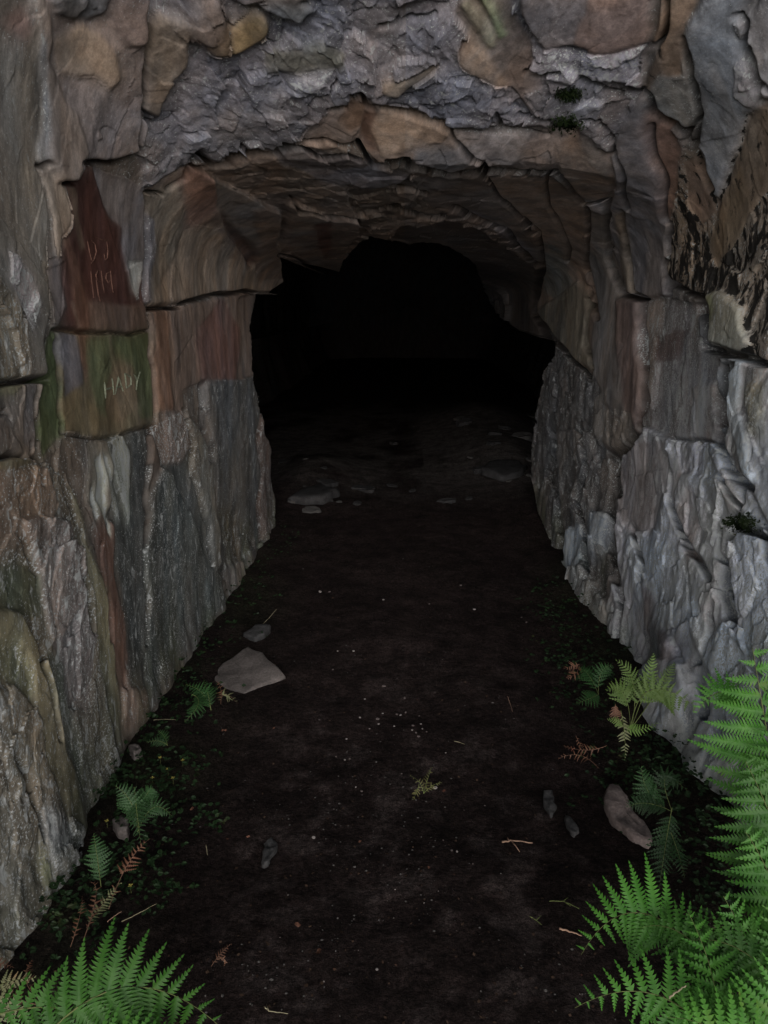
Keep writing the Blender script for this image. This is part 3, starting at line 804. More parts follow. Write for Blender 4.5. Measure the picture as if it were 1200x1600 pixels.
WALLS = {}
NAMES = {
 'near_slab': ('rock_slab', None), 'rock_flake': ('rock_flake', 'thin tan flake of rock beside the red slab'),
 'cracked_block': ('rock_block', 'small cracked block under the near grey slab'), 'corner_slab': ('rock_slab', 'narrow upright slab streaked with green algae'),
 'upper_panel': ('rock_panel', 'smooth grey and tan panel above the red slab'), 'red_slab': ('rock_slab', 'dark red slab scratched with letters'),
 'grey_slab': ('rock_slab', 'grey slab right of the red one'), 'green_block': ('rock_block', 'squared block green with algae'),
 'tan_column': ('rock_column', 'tall tan rock face ending at the dark opening'), 'brown_block': ('rock_block', 'brown block under the tan face'),
 'lower_column': ('rock_column', 'dark grey face with white drip streaks'), 'wall_foot': ('rock_knob', 'brown knob at the foot of the wall'),
 'thin_slab': ('rock_slab', 'thin leaning slabs at the edge of the opening'), 'rough_buttress': ('rock_buttress', 'rough near buttress spotted with white lichen'),
 'grey_brow': ('rock_brow', 'rough blue grey brow over the passage'), 'orange_facet': ('rock_facet', 'smooth orange and yellow broken face in the grey brow'),
 'tan_facet': ('rock_facet', 'smooth tan broken face beside the striped rib'),
 'striped_rib': ('rock_rib', 'striped brown rib with a green streak'), 'smooth_brow': ('rock_panel', 'smooth reddish panel right of the striped rib'),
 'lintel': ('rock_lintel', 'tan lintel with a dark joint beneath'), 'inner_roof': ('rock_face', 'brown inner roof behind the lintel'),
 'hanging_block': ('hanging_block', 'wedge of rock hanging at the opening'), 'inner_rib': ('rock_rib', 'brown curved ribs right of the opening'),
 'dark_lobe': ('rock_lobe', 'dark rounded lobe at the back of the roof'),
 'banded_slab': ('rock_slab', 'banded grey brown slab nearest the opening'), 'grey_column': ('rock_column', 'smooth grey column between two cracks'),
 'brown_rib': ('rock_rib', 'reddish brown rib under the grey knob'), 'grey_knob': ('rock_knob', 'grey knob above the brown rib'),
 'orange_rib': ('rock_rib', 'narrow orange rib at the top'), 'smooth_slab': ('rock_slab', 'long smooth grey slab coming to a point'),
 'corner_block': ('rock_block', 'pale block at the top corner'), 'mouldy_slab': ('rock_slab', 'tan slab mottled with black mould'),
 'jutting_block': ('rock_block', 'small jutting olive block'), 'spotted_recess': ('rock_face', 'recessed face dotted with white spots'),
 'overhanging_slab': ('rock_slab', 'overhanging slab with a pale edge'), 'dark_buttress': ('rock_buttress', 'dark furrowed buttress at the opening'),
 'pale_buttress': ('rock_buttress', 'pale crusted buttress'), 'wedge_block': ('rock_block', 'wedge shaped block on the pale buttress'),
 'corner_boulder': ('rock_boulder', 'pale rounded boulder at the outer corner'), 'wall_foot_stone': ('rock_knob', 'grey knob at the foot of the wall'),
}
for q, (nm, lab, cat) in enumerate((
        ('rock_wall', 'left rock wall with a red slab and a green block, lichen spotted at its foot', 'rock wall'),
        ('rock_ceiling', 'rough grey and tan rock roof arching over the dark passage', 'rock ceiling'),
        ('rock_wall', 'right rock wall with black mould above and pale blue grey crust below', 'rock wall'))):
    o = sub_mesh(nm, (side == q) & (pidf < 0))
    tag(o, lab, cat, kind='thing')
    WALLS[q] = o
for i, n in enumerate(ORDER):
    m = pidf == i
    if m.sum() < 30:
        continue
    o = sub_mesh(NAMES[n][0], m, WALLS[home[n]])
    if NAMES[n][1]: o['label'] = NAMES[n][1]
# ------------------------------------------------------------------ ground
def ground_h(x, y):
    """height of the ground, in camera coordinates (eye at 0)"""
    h = fbm(x * .9, y * .9, x * 0, 4, .5, 3) * .035 + fbm(x * 7, y * 7, x * 0, 5, .6, 9) * .014
    inside = smooth(.8, 2.0, y)
    # soil banked against both walls
    h = h + inside * (.05 * smooth(-.55, -1.0, x) + .06 * smooth(.62, 1.1, x)) * smooth(9, 5, y)
    # stony heap deeper in on the right and spoil on the left
    h = h + .28 * np.exp(-((x - 1.0) / .7) ** 2 - ((y - 9.5) / 2.0) ** 2)
    h = h + .14 * np.exp(-((x + .75) / .35) ** 2 - ((y - 6.6) / .8) ** 2) + .12 * np.exp(-((x - .95) / .4) ** 2 - ((y - 7.2) / .7) ** 2)
    # unseen ground outside, sloped down to let low sunlight reach the roof
    d = np.clip(-1.2 - y, 0, None)
    h = h - .55 * d * (1 - np.exp(-d / 2.0)) * np.where(d > 0, 1, 0) / (1 + d / 60)
    return h - EYE


def build_ground():
    xs = np.concatenate([-np.geomspace(160, 1.7, 40)[:-1], np.linspace(-1.7, 1.7, 420), np.geomspace(1.7, 160, 40)[1:]])
    ys = np.concatenate([-np.geomspace(160, 1.0, 60)[:-1], np.linspace(-1.0, .7, 60)[:-1], 1 / np.linspace(1 / .7, 1 / 14, 620), np.geomspace(14, 200, 30)[1:]])
    Xg, Yg = np.meshgrid(xs, ys, indexing='ij')
    sh = Xg.shape
    Xg, Yg = Xg.ravel(), Yg.ravel()
    Zg = ground_h(Xg, Yg)
    n = fbm(Xg * 3, Yg * 3, Xg * 0, 5, .6, 51)
    n2 = fbm(Xg * 16, Yg * 16, Xg * 0, 4, .6, 61)
    col = lin((42, 34, 33))[None, :] * (1 + .35 * n[:, None] + .4 * n2[:, None])
    # greyer trodden dust in blotches along the middle
    g = smooth(.05, .5, n2 + n * .6) * smooth(.75, .3, np.abs(Xg - .05)) * smooth(3.6, 1.8, Yg)
    col = col * (1 - .5 * g[:, None]) + lin((76, 68, 67)) * .5 * g[:, None]
    # green under the walls
    e = (smooth(-.45, -.9, Xg) + smooth(.6, 1.0, Xg)) * smooth(5, 3.5, Yg) * smooth(-.4, .3, n)
    e = np.clip(e, 0, 1) * .6
    col = col * (1 - e[:, None]) + lin((36, 42, 26)) * e[:, None]
    # pale rock floor deeper in
    p = smooth(5.2, 7.0, Yg) * smooth(13, 10, Yg) * smooth(-.35, .25, n + .25 * (Xg > .2) + .1)
    col = col * (1 - p[:, None]) + lin((84, 80, 78)) * p[:, None]
    # pale grass and gravel outside
    o = smooth(-.2, -2.0, Yg)
    col = col * (1 - o[:, None]) + lin((120, 118, 96)) * o[:, None]
    a, b = sh
    idx = (np.arange(a - 1)[:, None] * b + np.arange(b - 1)[None, :]).ravel()
    fa = np.stack([idx, idx + b, idx + b + 1, idx + 1], 1)
    Vg = np.stack([Xg, Yg, Zg], 1)
    return mesh_obj('ground', Vg, fa, SOIL, None, True, {'Col': np.clip(col * 1.0, .002, .6)})


ground = build_ground()
tag(ground, kind='structure')
# ------------------------------------------------------------------ surface lookups
def bvh_of(objs):
    vs, ps, o0 = [], [], 0
    for o in objs:
        me = o.data
        co = np.empty(len(me.vertices) * 3, np.float32); me.vertices.foreach_get('co', co)
        co = co.reshape(-1, 3)
        q = np.empty(len(me.loops), np.int32); me.loops.foreach_get('vertex_index', q)
        vs.append(co); ps.append(q.reshape(-1, 4) + o0); o0 += len(co)
    return BVHTree.FromPolygons(np.concatenate(vs).tolist(), np.concatenate(ps).tolist())


def gz(x, y):
    return float(ground_h(np.array([x], float), np.array([y], float))[0])


def on_ground(px, py, up=0.0):
    """the point of the ground seen at a photo pixel"""
    u, v = (float(a) for a in ray(px, py))
    Y = (-EYE + up) / v
    for _ in range(6):
        Y = (gz(u * Y, Y) + up) / v
    return Vector((u * Y, Y, v * Y))


# ------------------------------------------------------------------ scratched letters
def scratches(part, strokes, width, mat, name='scratched_letter', label=None):
    tree = bvh_of([part])
    for st, lab in strokes:
        vs, fs = [], []
        for line in st:
            pts = []
            for (ax, ay), (bx_, by_) in zip(line[:-1], line[1:]):
                n = max(2, int(math.hypot(bx_ - ax, by_ - ay) / 1.6))
                for i in range(n):
                    k = i / n
                    pts.append((ax + (bx_ - ax) * k, ay + (by_ - ay) * k))
            pts.append(line[-1])
            hits = []
            for (x, y) in pts:
                u, v = (float(a) for a in ray(x, y))
                h = tree.ray_cast(Vector((0, 0, 0)), Vector((u, 1, v)).normalized())
                if h[0] is not None:
                    nrm = h[1] if h[1].dot(h[0]) < 0 else -h[1]
                    hits.append((h[0], nrm))
            if len(hits) < 2:
                continue
            b0 = len(vs)
            for i, (p, nrm) in enumerate(hits):
                a = hits[max(i - 1, 0)][0]; b = hits[min(i + 1, len(hits) - 1)][0]
                t = (b - a)
                vd = p.normalized()
                sd_ = t.cross(vd)
                if sd_.length < 1e-6: sd_ = Vector((1, 0, 0))
                sd_.normalize()
                e = i / (len(hits) - 1)
                wd = width * (0.5 + 0.6 * math.sin(math.pi * min(max(e, .08), .92))) * random.uniform(.7, 1.25)
                q = p - vd * 0.004
                vs += [q - sd_ * wd, q + sd_ * wd]
            for i in range(len(hits) - 1):
                k = b0 + 2 * i
                fs.append((k, k + 1, k + 3, k + 2))
        if fs:
            o = mesh_obj(name, vs, fs, mat, part)
            o['label'] = lab


def z8(pts):
    return [(80 + x / 7.5, 350 + y / 7.5) for x, y in pts]


def z5(pts):
    return [(x / 2.4, 500 + y / 2.4) for x, y in pts]


parts_by_label = {o.get('label'): o for w_ in WALLS.values() for o in w_.children}
SCR = stone_material('scratch', (.12, .062, .046), .9)
CHALK = stone_material('chalk', (.16, .18, .13), .9)
red = parts_by_label['dark red slab scratched with letters']
scratches(red, [
    ([z8([(425, 200), (445, 310), (472, 425)]), z8([(470, 190), (515, 240), (528, 330), (500, 420), (465, 465)])], 'scratched letter D'),
    ([z8([(520, 155), (600, 188), (700, 190)]), z8([(650, 200), (664, 290), (658, 395), (632, 425), (618, 350)])], 'scratched letter J'),
    ([z8([(465, 555), (475, 680), (500, 865)])], 'scratched figure 1'),
    ([z8([(585, 550), (545, 545), (522, 600), (538, 660), (590, 685)]), z8([(585, 550), (602, 690), (622, 805)]), z8([(528, 660), (552, 830), (578, 910)])], 'scratched figure 9'),
    ([z8([(690, 562), (648, 580), (640, 640), (668, 690), (702, 655)]), z8([(695, 550), (706, 680), (726, 805)])], 'scratched last figure 9'),
], .0016, SCR)
green = parts_by_label['squared block green with algae']
scratches(green, [
    ([z5([(392, 234), (396, 294)]), z5([(420, 218), (427, 280)]), z5([(394, 262), (424, 252)])], 'chalky letter H'),
    ([z5([(432, 280), (444, 214), (462, 268)]), z5([(437, 254), (457, 248)])], 'chalky letter A'),
    ([z5([(468, 200), (474, 256)]), z5([(468, 200), (490, 214), (491, 242), (474, 256)])], 'chalky letter D'),
    ([z5([(502, 203), (514, 226)]), z5([(526, 194), (514, 226), (510, 262)])], 'chalky letter Y'),
], .0027, CHALK)

# ------------------------------------------------------------------ ferns
GREEN = leaf_material('fern_green', (.040, .150, .018), (.075, .225, .032))
LIME = leaf_material('fern_lime', (.11, .20, .04), (.16, .25, .07))
DARKG = leaf_material('fern_shade', (.018, .055, .016), (.032, .088, .025))  # darkened copy of the fern green, shade put into the leaf colour
PALE = leaf_material('fern_pale', (.24, .26, .13), (.34, .36, .2))
DEAD = leaf_material('bracken_dead', (.12, .052, .030), (.21, .11, .07), .1)
STALK = stone_material('fern_stalk', (.12, .15, .05), .6)
DSTALK = stone_material('dead_stalk', (.16, .09, .06), .8)


def bez(p0, p1, p2, t):
    return p0 * (1 - t) ** 2 + p1 * (2 * t * (1 - t)) + p2 * t * t


def make_frond(parent, pts, width_px, n=22, mat=None, stalk=None, sides=(1, 1), s0=.12, hint=None, droop=.25, gap=.0, lean=.42, peak=.38, w2=1.0):
    """a twice-divided fern frond along a curved stalk given by three (px, py, depth) points"""
    p0, p1, p2 = (at(*q) for q in pts)
    # let the curve pass through the middle point
    p1 = p1 * 2 - (p0 + p2) * .5
    L = sum((bez(p0, p1, p2, (i + 1) / 20) - bez(p0, p1, p2, i / 20)).length for i in range(20))
    W = width_px * pts[1][2] / F / .92
    base = Vector(p0)
    vs, fs = [], []
    hint = Vector(hint) if hint else Vector((0, -1, .9))
    for i in range(n):
        s = s0 + (1 - s0) * (i + .3) / n
        if s < peak: prof = .45 + .55 * (s - s0) / max(peak - s0, .01)
        else: prof = max(0.05, (1 - (s - peak) / (1.02 - peak))) ** .85
        P0 = bez(p0, p1, p2, s)
        T = (bez(p0, p1, p2, min(s + .02, 1.02)) - bez(p0, p1, p2, s - .02)).normalized()
        N = (hint - T * hint.dot(T)).normalized()
        B = T.cross(N)
        for sg, sc in ((1, sides[0]), (-1, sides[1])):
            if sc <= 0 or random.random() < gap: continue
            Lp = W * prof * sc * random.uniform(.92, 1.06)
            Pp = P0 + T * (sg * .25 * L / n)
            tw = random.uniform(-.12, .12)
            d = (B * sg * math.cos(lean + tw) + T * math.sin(lean + tw) + N * random.uniform(-.02, .18)).normalized()
            dr = droop * random.uniform(.6, 1.3)
            m = max(6, int(Lp / .0074))
            hw0 = min(L / n * .66, Lp * .21)
            rib = []
            for j in range(m + 1):
                q = j / m
                rib.append(Pp + d * (Lp * q) - N * (dr * Lp * q * q) + T * (.10 * Lp * q * q))
            # midrib
            for j in range(m):
                a, b = rib[j], rib[j + 1]
                t_ = (b - a).normalized(); side_ = t_.cross(N).normalized() * max(.0007, hw0 * .26 * (1 - j / m))
                k = len(vs)
                vs.extend([a - side_, a + side_, b + side_ * .9, b - side_ * .9]); fs.append((k, k + 1, k + 2, k + 3))
            for j in range(m):
                q = (j + .5) / m
                hw = hw0 * (1 - q ** 1.15) * (1.0 if q > .08 else .85) * w2 + .0008
                a = rib[j].lerp(rib[j + 1], .5)
                t_ = (rib[j + 1] - rib[j]).normalized()
                bn = t_.cross(N).normalized()
                ln = Lp / m
                for g in (1, -1):
                    dd = (bn * g * .92 + t_ * .42).normalized()
                    e = (t_ - dd * t_.dot(dd)).normalized()
                    hl = hw * random.uniform(.88, 1.08)
                    lift = N * (hl * random.uniform(.02, .22))
                    k = len(vs)
                    wd = ln * .44
                    vs.extend([a - e * wd * 1.15, a + dd * hl * .35 - e * wd * .95 + lift * .8, a + dd * hl * .72 - e * wd * .55 + lift,
                               a + dd * hl * 1.12 + e * wd * .25 + lift * .3, a + dd * hl * .6 + e * wd * .62 + lift, a + dd * hl * .2 + e * wd * 1.0])
                    fs.extend([(k, k + 1, k + 2, k + 5), (k + 5, k + 2, k + 3, k + 4)])
    vs = [v - parent.location for v in vs]
    fr = mesh_obj('frond', vs, fs, mat or GREEN, parent, False)
    # stalk
    sv, sf = [], []
    K_ = 16
    for i in range(K_ + 1):
        s = i / K_
        c_ = bez(p0, p1, p2, s)
        T = (bez(p0, p1, p2, min(s + .02, 1.02)) - bez(p0, p1, p2, s - .02)).normalized()
        N = (hint - T * hint.dot(T)).normalized(); B = T.cross(N)
        r = .0022 * (1 - .8 * s) * (L / .5) ** .5
        for a in range(5):
            an = a * 2 * math.pi / 5
            sv.append(c_ + (N * math.cos(an) + B * math.sin(an)) * r - parent.location)
    for i in range(K_):
        for a in range(5):
            sf.append((i * 5 + a, i * 5 + (a + 1) % 5, (i + 1) * 5 + (a + 1) % 5, (i + 1) * 5 + a))
    mesh_obj('stalk', sv, sf, stalk or STALK, fr)
    return fr


def fern(root_px, label, fronds, cat='fern', name='fern', group=None, **kw):
    px_, py_, Y = root_px
    p = at(px_, py_, Y); p.z = gz(p.x, p.y) - .01
    e = empty(name, p)
    tag(e, label, cat, group)
    for f in fronds:
        f = dict(f); pts = f.pop('p'); wd = f.pop('w')
        make_frond(e, pts, wd, **{**kw, **f})
    return e


G = 'green ferns along the wall feet'
fern((60, 1700, 1.05), 'bright green fern in the bottom left corner, its leaflets spread like fingers', [
    dict(p=[(20, 1690, 1.02), (185, 1545, 1.10), (352, 1612, 1.16)], w=150, n=13, w2=1.15, sides=(1.0, .8), s0=.12, peak=.42, lean=.30, hint=(-.1, -1, .8)),
    dict(p=[(-60, 1610, 1.05), (90, 1575, 1.10), (215, 1640, 1.12)], w=80, n=13, sides=(1, 1), hint=(0, -1, 1)),
    dict(p=[(60, 1720, .98), (190, 1640, 1.02), (300, 1660, 1.06)], w=90, n=16, hint=(0, -1, 1)),
], group=G)
fern((-40, 1640, 1.2), 'pale yellowish fern tips at the left edge behind the bright fern', [
    dict(p=[(-60, 1640, 1.15), (-10, 1575, 1.2), (45, 1590, 1.22)], w=45, n=12),
    dict(p=[(-40, 1560, 1.25), (10, 1535, 1.3), (62, 1528, 1.32)], w=24, n=11, gap=.15),
    dict(p=[(-40, 1500, 1.3), (0, 1505, 1.32), (22, 1512, 1.34)], w=12, n=8, mat=DEAD, stalk=DSTALK),
], mat=PALE, group=G)
fern((1290, 1640, 1.25), 'tall green fern at the right edge, long leaflets reaching left over the pale rock', [
    dict(p=[(1290, 1600, 1.30), (1222, 1270, 1.50), (1176, 1012, 1.62)], w=140, n=17, w2=1.3, sides=(1, .9), lean=.12, droop=.18, peak=.68, hint=(-.35, -1, .45)),
    dict(p=[(1300, 1560, 1.22), (1225, 1330, 1.36), (1165, 1190, 1.46)], w=138, n=14, w2=1.25, lean=.12, droop=.2, peak=.4, hint=(-.35, -1, .5)),
    dict(p=[(1290, 1500, 1.35), (1180, 1130, 1.62), (1090, 1112, 1.68)], w=40, n=14, lean=.5, hint=(0, -1, .8), s0=.55, peak=.7),
    dict(p=[(1310, 1540, 1.30), (1262, 1240, 1.48), (1230, 1040, 1.58)], w=120, n=14, lean=.2, hint=(-.2, -1, .6)),
    dict(p=[(1300, 1640, 1.16), (1225, 1420, 1.28), (1165, 1300, 1.36)], w=120, n=14, w2=1.2, lean=.15, hint=(-.3, -1, .6)),
], group=G)
fern((1160, 1720, 1.1), 'green fern in the lower right corner, its left frond curling over the dark floor', [
    dict(p=[(1150, 1560, 1.18), (1010, 1428, 1.28), (908, 1492, 1.30)], w=95, n=12, lean=.25, peak=.42, s0=.2, droop=.3, hint=(-.2, -1, .8)),
    dict(p=[(1170, 1640, 1.10), (1090, 1480, 1.20), (1000, 1450, 1.26)], w=80, n=13, lean=.3, s0=.2),
    dict(p=[(1160, 1700, 1.02), (1040, 1560, 1.10), (898, 1575, 1.14)], w=92, n=12, lean=.35, s0=.15, droop=.3),
    dict(p=[(1180, 1720, 1.0), (1100, 1590, 1.08), (985, 1610, 1.12)], w=95, n=12, lean=.35),
], group=G)
fern((1240, 1720, 1.1), 'dense green fern filling the lower right corner under the tall one', [
    dict(p=[(1120, 1720, .98), (1120, 1560, 1.10), (1075, 1425, 1.22)], w=95, n=12, lean=.4),
    dict(p=[(1230, 1740, 1.0), (1190, 1540, 1.14), (1130, 1400, 1.24)], w=112, n=14, lean=.4, hint=(-.1, -1, .8)),
    dict(p=[(1280, 1700, 1.02), (1240, 1540, 1.14), (1215, 1390, 1.22)], w=112, n=13, lean=.4),
    dict(p=[(1180, 1740, .96), (1200, 1600, 1.04), (1235, 1470, 1.12)], w=105, n=12, lean=.4),
    dict(p=[(1260, 1760, .95), (1150, 1630, 1.0), (1040, 1590, 1.05)], w=100, n=12, lean=.4),
    dict(p=[(1290, 1640, 1.05), (1180, 1500, 1.16), (1080, 1470, 1.20)], w=95, n=12, lean=.4),
], group=G)
fern((985, 1150, 2.05), 'small yellow green fern standing against the foot of the pale right wall', [
    dict(p=[(985, 1140, 2.05), (1018, 1078, 2.06), (1092, 1108, 2.02)], w=54, n=11, sides=(1, .55), s0=.25, lean=.28, peak=.5, hint=(-.15, -1, .3)),
    dict(p=[(985, 1140, 2.05), (975, 1085, 2.08), (948, 1080, 2.1)], w=28, n=10, lean=.5, s0=.3),
    dict(p=[(985, 1140, 2.05), (990, 1070, 2.10), (962, 1032, 2.12)], w=24, n=12, lean=.6, s0=.3),
    dict(p=[(985, 1140, 2.05), (1010, 1070, 2.10), (1020, 1022, 2.14)], w=22, n=12, lean=.6, s0=.35),
    dict(p=[(985, 1140, 2.05), (1030, 1075, 2.10), (1052, 1036, 2.14)], w=22, n=12, lean=.6, s0=.35),
], mat=LIME, group=G)
fern((975, 1180, 1.95), 'tiny fern with one drooping bleached frond below the yellow green fern', [
    dict(p=[(968, 1130, 1.96), (995, 1140, 1.94), (1030, 1128, 1.94)], w=12, n=12, mat=LIME),
    dict(p=[(975, 1135, 1.94), (964, 1128, 1.94), (948, 1124, 1.94)], w=9, n=8, mat=LIME),
    dict(p=[(970, 1110, 1.98), (976, 1150, 1.93), (976, 1188, 1.9)], w=13, n=13, mat=PALE, gap=.1),
    dict(p=[(962, 1100, 1.98), (962, 1115, 1.97), (972, 1135, 1.95)], w=12, n=9, mat=DEAD, stalk=DSTALK),
], group=G)
fern((1040, 1260, 1.72), 'dark green fern beside the long pale stone', [
    dict(p=[(1050, 1268, 1.70), (1015, 1240, 1.72), (1002, 1196, 1.76)], w=34, n=13),
    dict(p=[(1050, 1268, 1.70), (1040, 1215, 1.74), (1078, 1240, 1.72)], w=28, n=12),
    dict(p=[(1050, 1268, 1.70), (1010, 1255, 1.70), (980, 1262, 1.70)], w=26, n=11),
], mat=DARKG, group=G)
fern((1045, 1400, 1.5), 'dark hanging fern between the long pale stone and the curled frond', [
    dict(p=[(1050, 1262, 1.62), (1040, 1320, 1.56), (1030, 1388, 1.50)], w=36, n=16),
    dict(p=[(1048, 1300, 1.58), (1062, 1340, 1.52), (1070, 1372, 1.5)], w=18, n=10),
], mat=DARKG, group=G)
fern((215, 1310, 1.6), 'dark green fern by the small grey stone at the left wall foot', [
    dict(p=[(215, 1300, 1.62), (205, 1255, 1.66), (180, 1228, 1.68)], w=30, n=12),
    dict(p=[(215, 1300, 1.62), (225, 1250, 1.68), (240, 1232, 1.70)], w=28, n=12),
    dict(p=[(215, 1300, 1.62), (240, 1262, 1.66), (268, 1275, 1.64)], w=24, n=11),
    dict(p=[(210, 1230, 1.70), (214, 1270, 1.64), (220, 1318, 1.58)], w=26, n=12),
], mat=DARKG, group=G)
fern((150, 1400, 1.5), 'single upright dark fern frond at the base of the rough left buttress', [
    dict(p=[(158, 1385, 1.5), (152, 1340, 1.52), (146, 1302, 1.56)], w=26, n=14, lean=.2),
], mat=DARKG, group=G)
fern((290, 1120, 2.1), 'small shaded fern in front of the big flat stone', [
    dict(p=[(300, 1085, 2.15), (310, 1100, 2.1), (288, 1128, 2.05)], w=22, n=11),
    dict(p=[(330, 1110, 2.1), (315, 1082, 2.15), (290, 1070, 2.2)], w=22, n=11),
    dict(p=[(330, 1110, 2.1), (325, 1085, 2.14), (318, 1062, 2.2)], w=18, n=10),
], mat=DARKG, group=G)
fern((250, 1170, 1.95), 'tiny fern sprig between the left wall and the dark floor', [
    dict(p=[(262, 1165, 1.95), (248, 1158, 1.96), (228, 1160, 1.96)], w=12, n=8),
    dict(p=[(262, 1165, 1.95), (256, 1150, 1.98), (246, 1142, 2.0)], w=12, n=8),
], mat=DARKG, group=G)
fern((915, 1080, 2.3), 'shaded fern under the foot of the dark right buttress', [
    dict(p=[(935, 1085, 2.3), (920, 1055, 2.36), (905, 1045, 2.4)], w=22, n=10),
    dict(p=[(935, 1085, 2.3), (940, 1050, 2.34), (958, 1040, 2.36)], w=20, n=10),
    dict(p=[(935, 1085, 2.3), (925, 1090, 2.26), (900, 1100, 2.22)], w=20, n=10),
], mat=DARKG, group=G)

# dead bracken
GD = 'dead bracken fronds on the floor'
def dead(label, fronds, root):
    return fern(root, label, fronds, cat='dead bracken', name='dead_bracken', group=GD, mat=DEAD, stalk=DSTALK, gap=.35, droop=.5, w2=.7)
dead('reddish dead bracken frond lying left of the yellow green fern', [
    dict(p=[(935, 1200, 1.84), (905, 1180, 1.92), (872, 1186, 1.92)], w=12, n=12),
    dict(p=[(948, 1165, 1.95), (915, 1172, 1.95), (880, 1165, 1.98)], w=11, n=12),
    dict(p=[(900, 1150, 2.0), (908, 1165, 1.97), (920, 1178, 1.93)], w=6, n=7)], (935, 1200, 1.84))
dead('brown dead bracken heap behind the bright left fern', [
    dict(p=[(135, 1450, 1.36), (160, 1412, 1.42), (190, 1378, 1.46)], w=16, n=14, mat=PALE),
    dict(p=[(130, 1470, 1.34), (150, 1400, 1.42), (140, 1378, 1.46)], w=14, n=12),
    dict(p=[(110, 1480, 1.32), (125, 1430, 1.38), (128, 1400, 1.44)], w=12, n=12),
    dict(p=[(170, 1420, 1.42), (200, 1350, 1.5), (235, 1310, 1.56)], w=20, n=14)], (135, 1450, 1.36))
dead('curled brown bracken scrap on the floor right of the bright left fern', [
    dict(p=[(330, 1510, 1.26), (345, 1490, 1.28), (362, 1474, 1.3)], w=9, n=9),
    dict(p=[(340, 1498, 1.26), (352, 1500, 1.26), (350, 1510, 1.25)], w=6, n=6)], (340, 1505, 1.26))
dead('pale dry bracken tip at the front edge of the big flat stone', [
    dict(p=[(345, 1100, 2.1), (352, 1085, 2.14), (372, 1100, 2.08)], w=14, n=10, mat=PALE),
    dict(p=[(345, 1100, 2.1), (345, 1078, 2.16), (338, 1065, 2.2)], w=12, n=10)], (345, 1105, 2.08))
dead('thin brown bracken scrap against the dark right buttress foot', [
    dict(p=[(905, 1038, 2.5), (900, 1052, 2.46), (885, 1060, 2.44)], w=12, n=9),
    dict(p=[(905, 1038, 2.5), (895, 1040, 2.5), (880, 1045, 2.48)], w=9, n=8)], (905, 1050, 2.46))
dead('brown bracken tangle at the left edge behind the pale fern', [
    dict(p=[(60, 1560, 1.24), (40, 1530, 1.28), (50, 1500, 1.32)], w=18, n=12),
    dict(p=[(70, 1570, 1.22), (30, 1560, 1.24), (5, 1530, 1.28)], w=18, n=12)], (60, 1565, 1.22))

# mossy sprig on the floor
MOSSY = leaf_material('moss_sprig', (.10, .10, .03), (.16, .15, .06), .1)
e = fern((665, 1225, 1.8), 'yellowish moss sprig lying in the middle of the floor', [
    dict(p=[(662, 1240, 1.78), (655, 1222, 1.80), (640, 1212, 1.82)], w=8, n=8),
    dict(p=[(662, 1240, 1.78), (668, 1218, 1.82), (675, 1198, 1.85)], w=9, n=9),
    dict(p=[(662, 1240, 1.78), (675, 1228, 1.80), (690, 1222, 1.81)], w=8, n=8),
    dict(p=[(655, 1225, 1.80), (650, 1240, 1.78), (645, 1250, 1.76)], w=7, n=8)], cat='moss sprig', name='moss_sprig', mat=MOSSY, w2=.6, gap=.2)

# ------------------------------------------------------------------ stones
def rock_mesh(outline, thick, seed, tilt=None, sub=3, noise=.12):
    """an irregular stone: outline on the ground (list of Vector, around the origin), domed top, rough sides"""
    r_ = random.Random(seed)
    n = len(outline)
    c = sum(outline, Vector()) / n
    ring = []
    K_ = 26
    for i in range(K_):
        f = i / K_ * n; a = outline[int(f) % n]; b = outline[(int(f) + 1) % n]
        ring.append(a.lerp(b, f - int(f)))
    R_ = max((q - c).length for q in ring)
    prof = [(1.0, -.35), (1.04, .0), (1.02, .6), (.985, .9), (.93, 1.0), (.62, 1.0), (.32, .97)]
    vs, fs = [], []
    for k, (s, z) in enumerate(prof):
        for q in ring:
            d = (q - c)
            v = c + d * s + Vector((0, 0, thick * z))
            w_ = Vector((v.x + seed, v.y, v.z)) * (3.5 / R_)
            nn = Vector((float(vnoise(np.array([w_.x]), np.array([w_.y]), np.array([w_.z]))[0]),
                         float(vnoise(np.array([w_.x + 9]), np.array([w_.y]), np.array([w_.z]))[0]),
                         float(vnoise(np.array([w_.x]), np.array([w_.y + 9]), np.array([w_.z]))[0])))
            v += nn * min(R_ * noise, thick * .5)
            if tilt: v.z += (v - c).dot(Vector(tilt))
            vs.append(v)
    for k in range(len(prof) - 1):
        for i in range(K_):
            j = (i + 1) % K_
            fs.append((k * K_ + i, k * K_ + j, (k + 1) * K_ + j, (k + 1) * K_ + i))
    vs.append(c + Vector((0, 0, thick * 1.0)))
    top = len(vs) - 1; k0 = (len(prof) - 1) * K_
    for i in range(K_):
        fs.append((k0 + i, k0 + (i + 1) % K_, top))
    return vs, fs


def stone(name, label, px_pts, thick, mat, seed=1, tilt=None, group=None, cat='stone', noise=.12):
    pts = [on_ground(x, y, thick * .6) for x, y in px_pts]
    c = sum(pts, Vector()) / len(pts)
    z = gz(c.x, c.y)
    out = [Vector((p.x - c.x, p.y - c.y, 0)) for p in pts]
    vs, fs = rock_mesh(out, thick, seed, tilt, noise=noise)
    o = mesh_obj(name, vs, fs, mat)
    o.location = (c.x, c.y, z)
    tag(o, label, cat, group, 'thing')
    return o

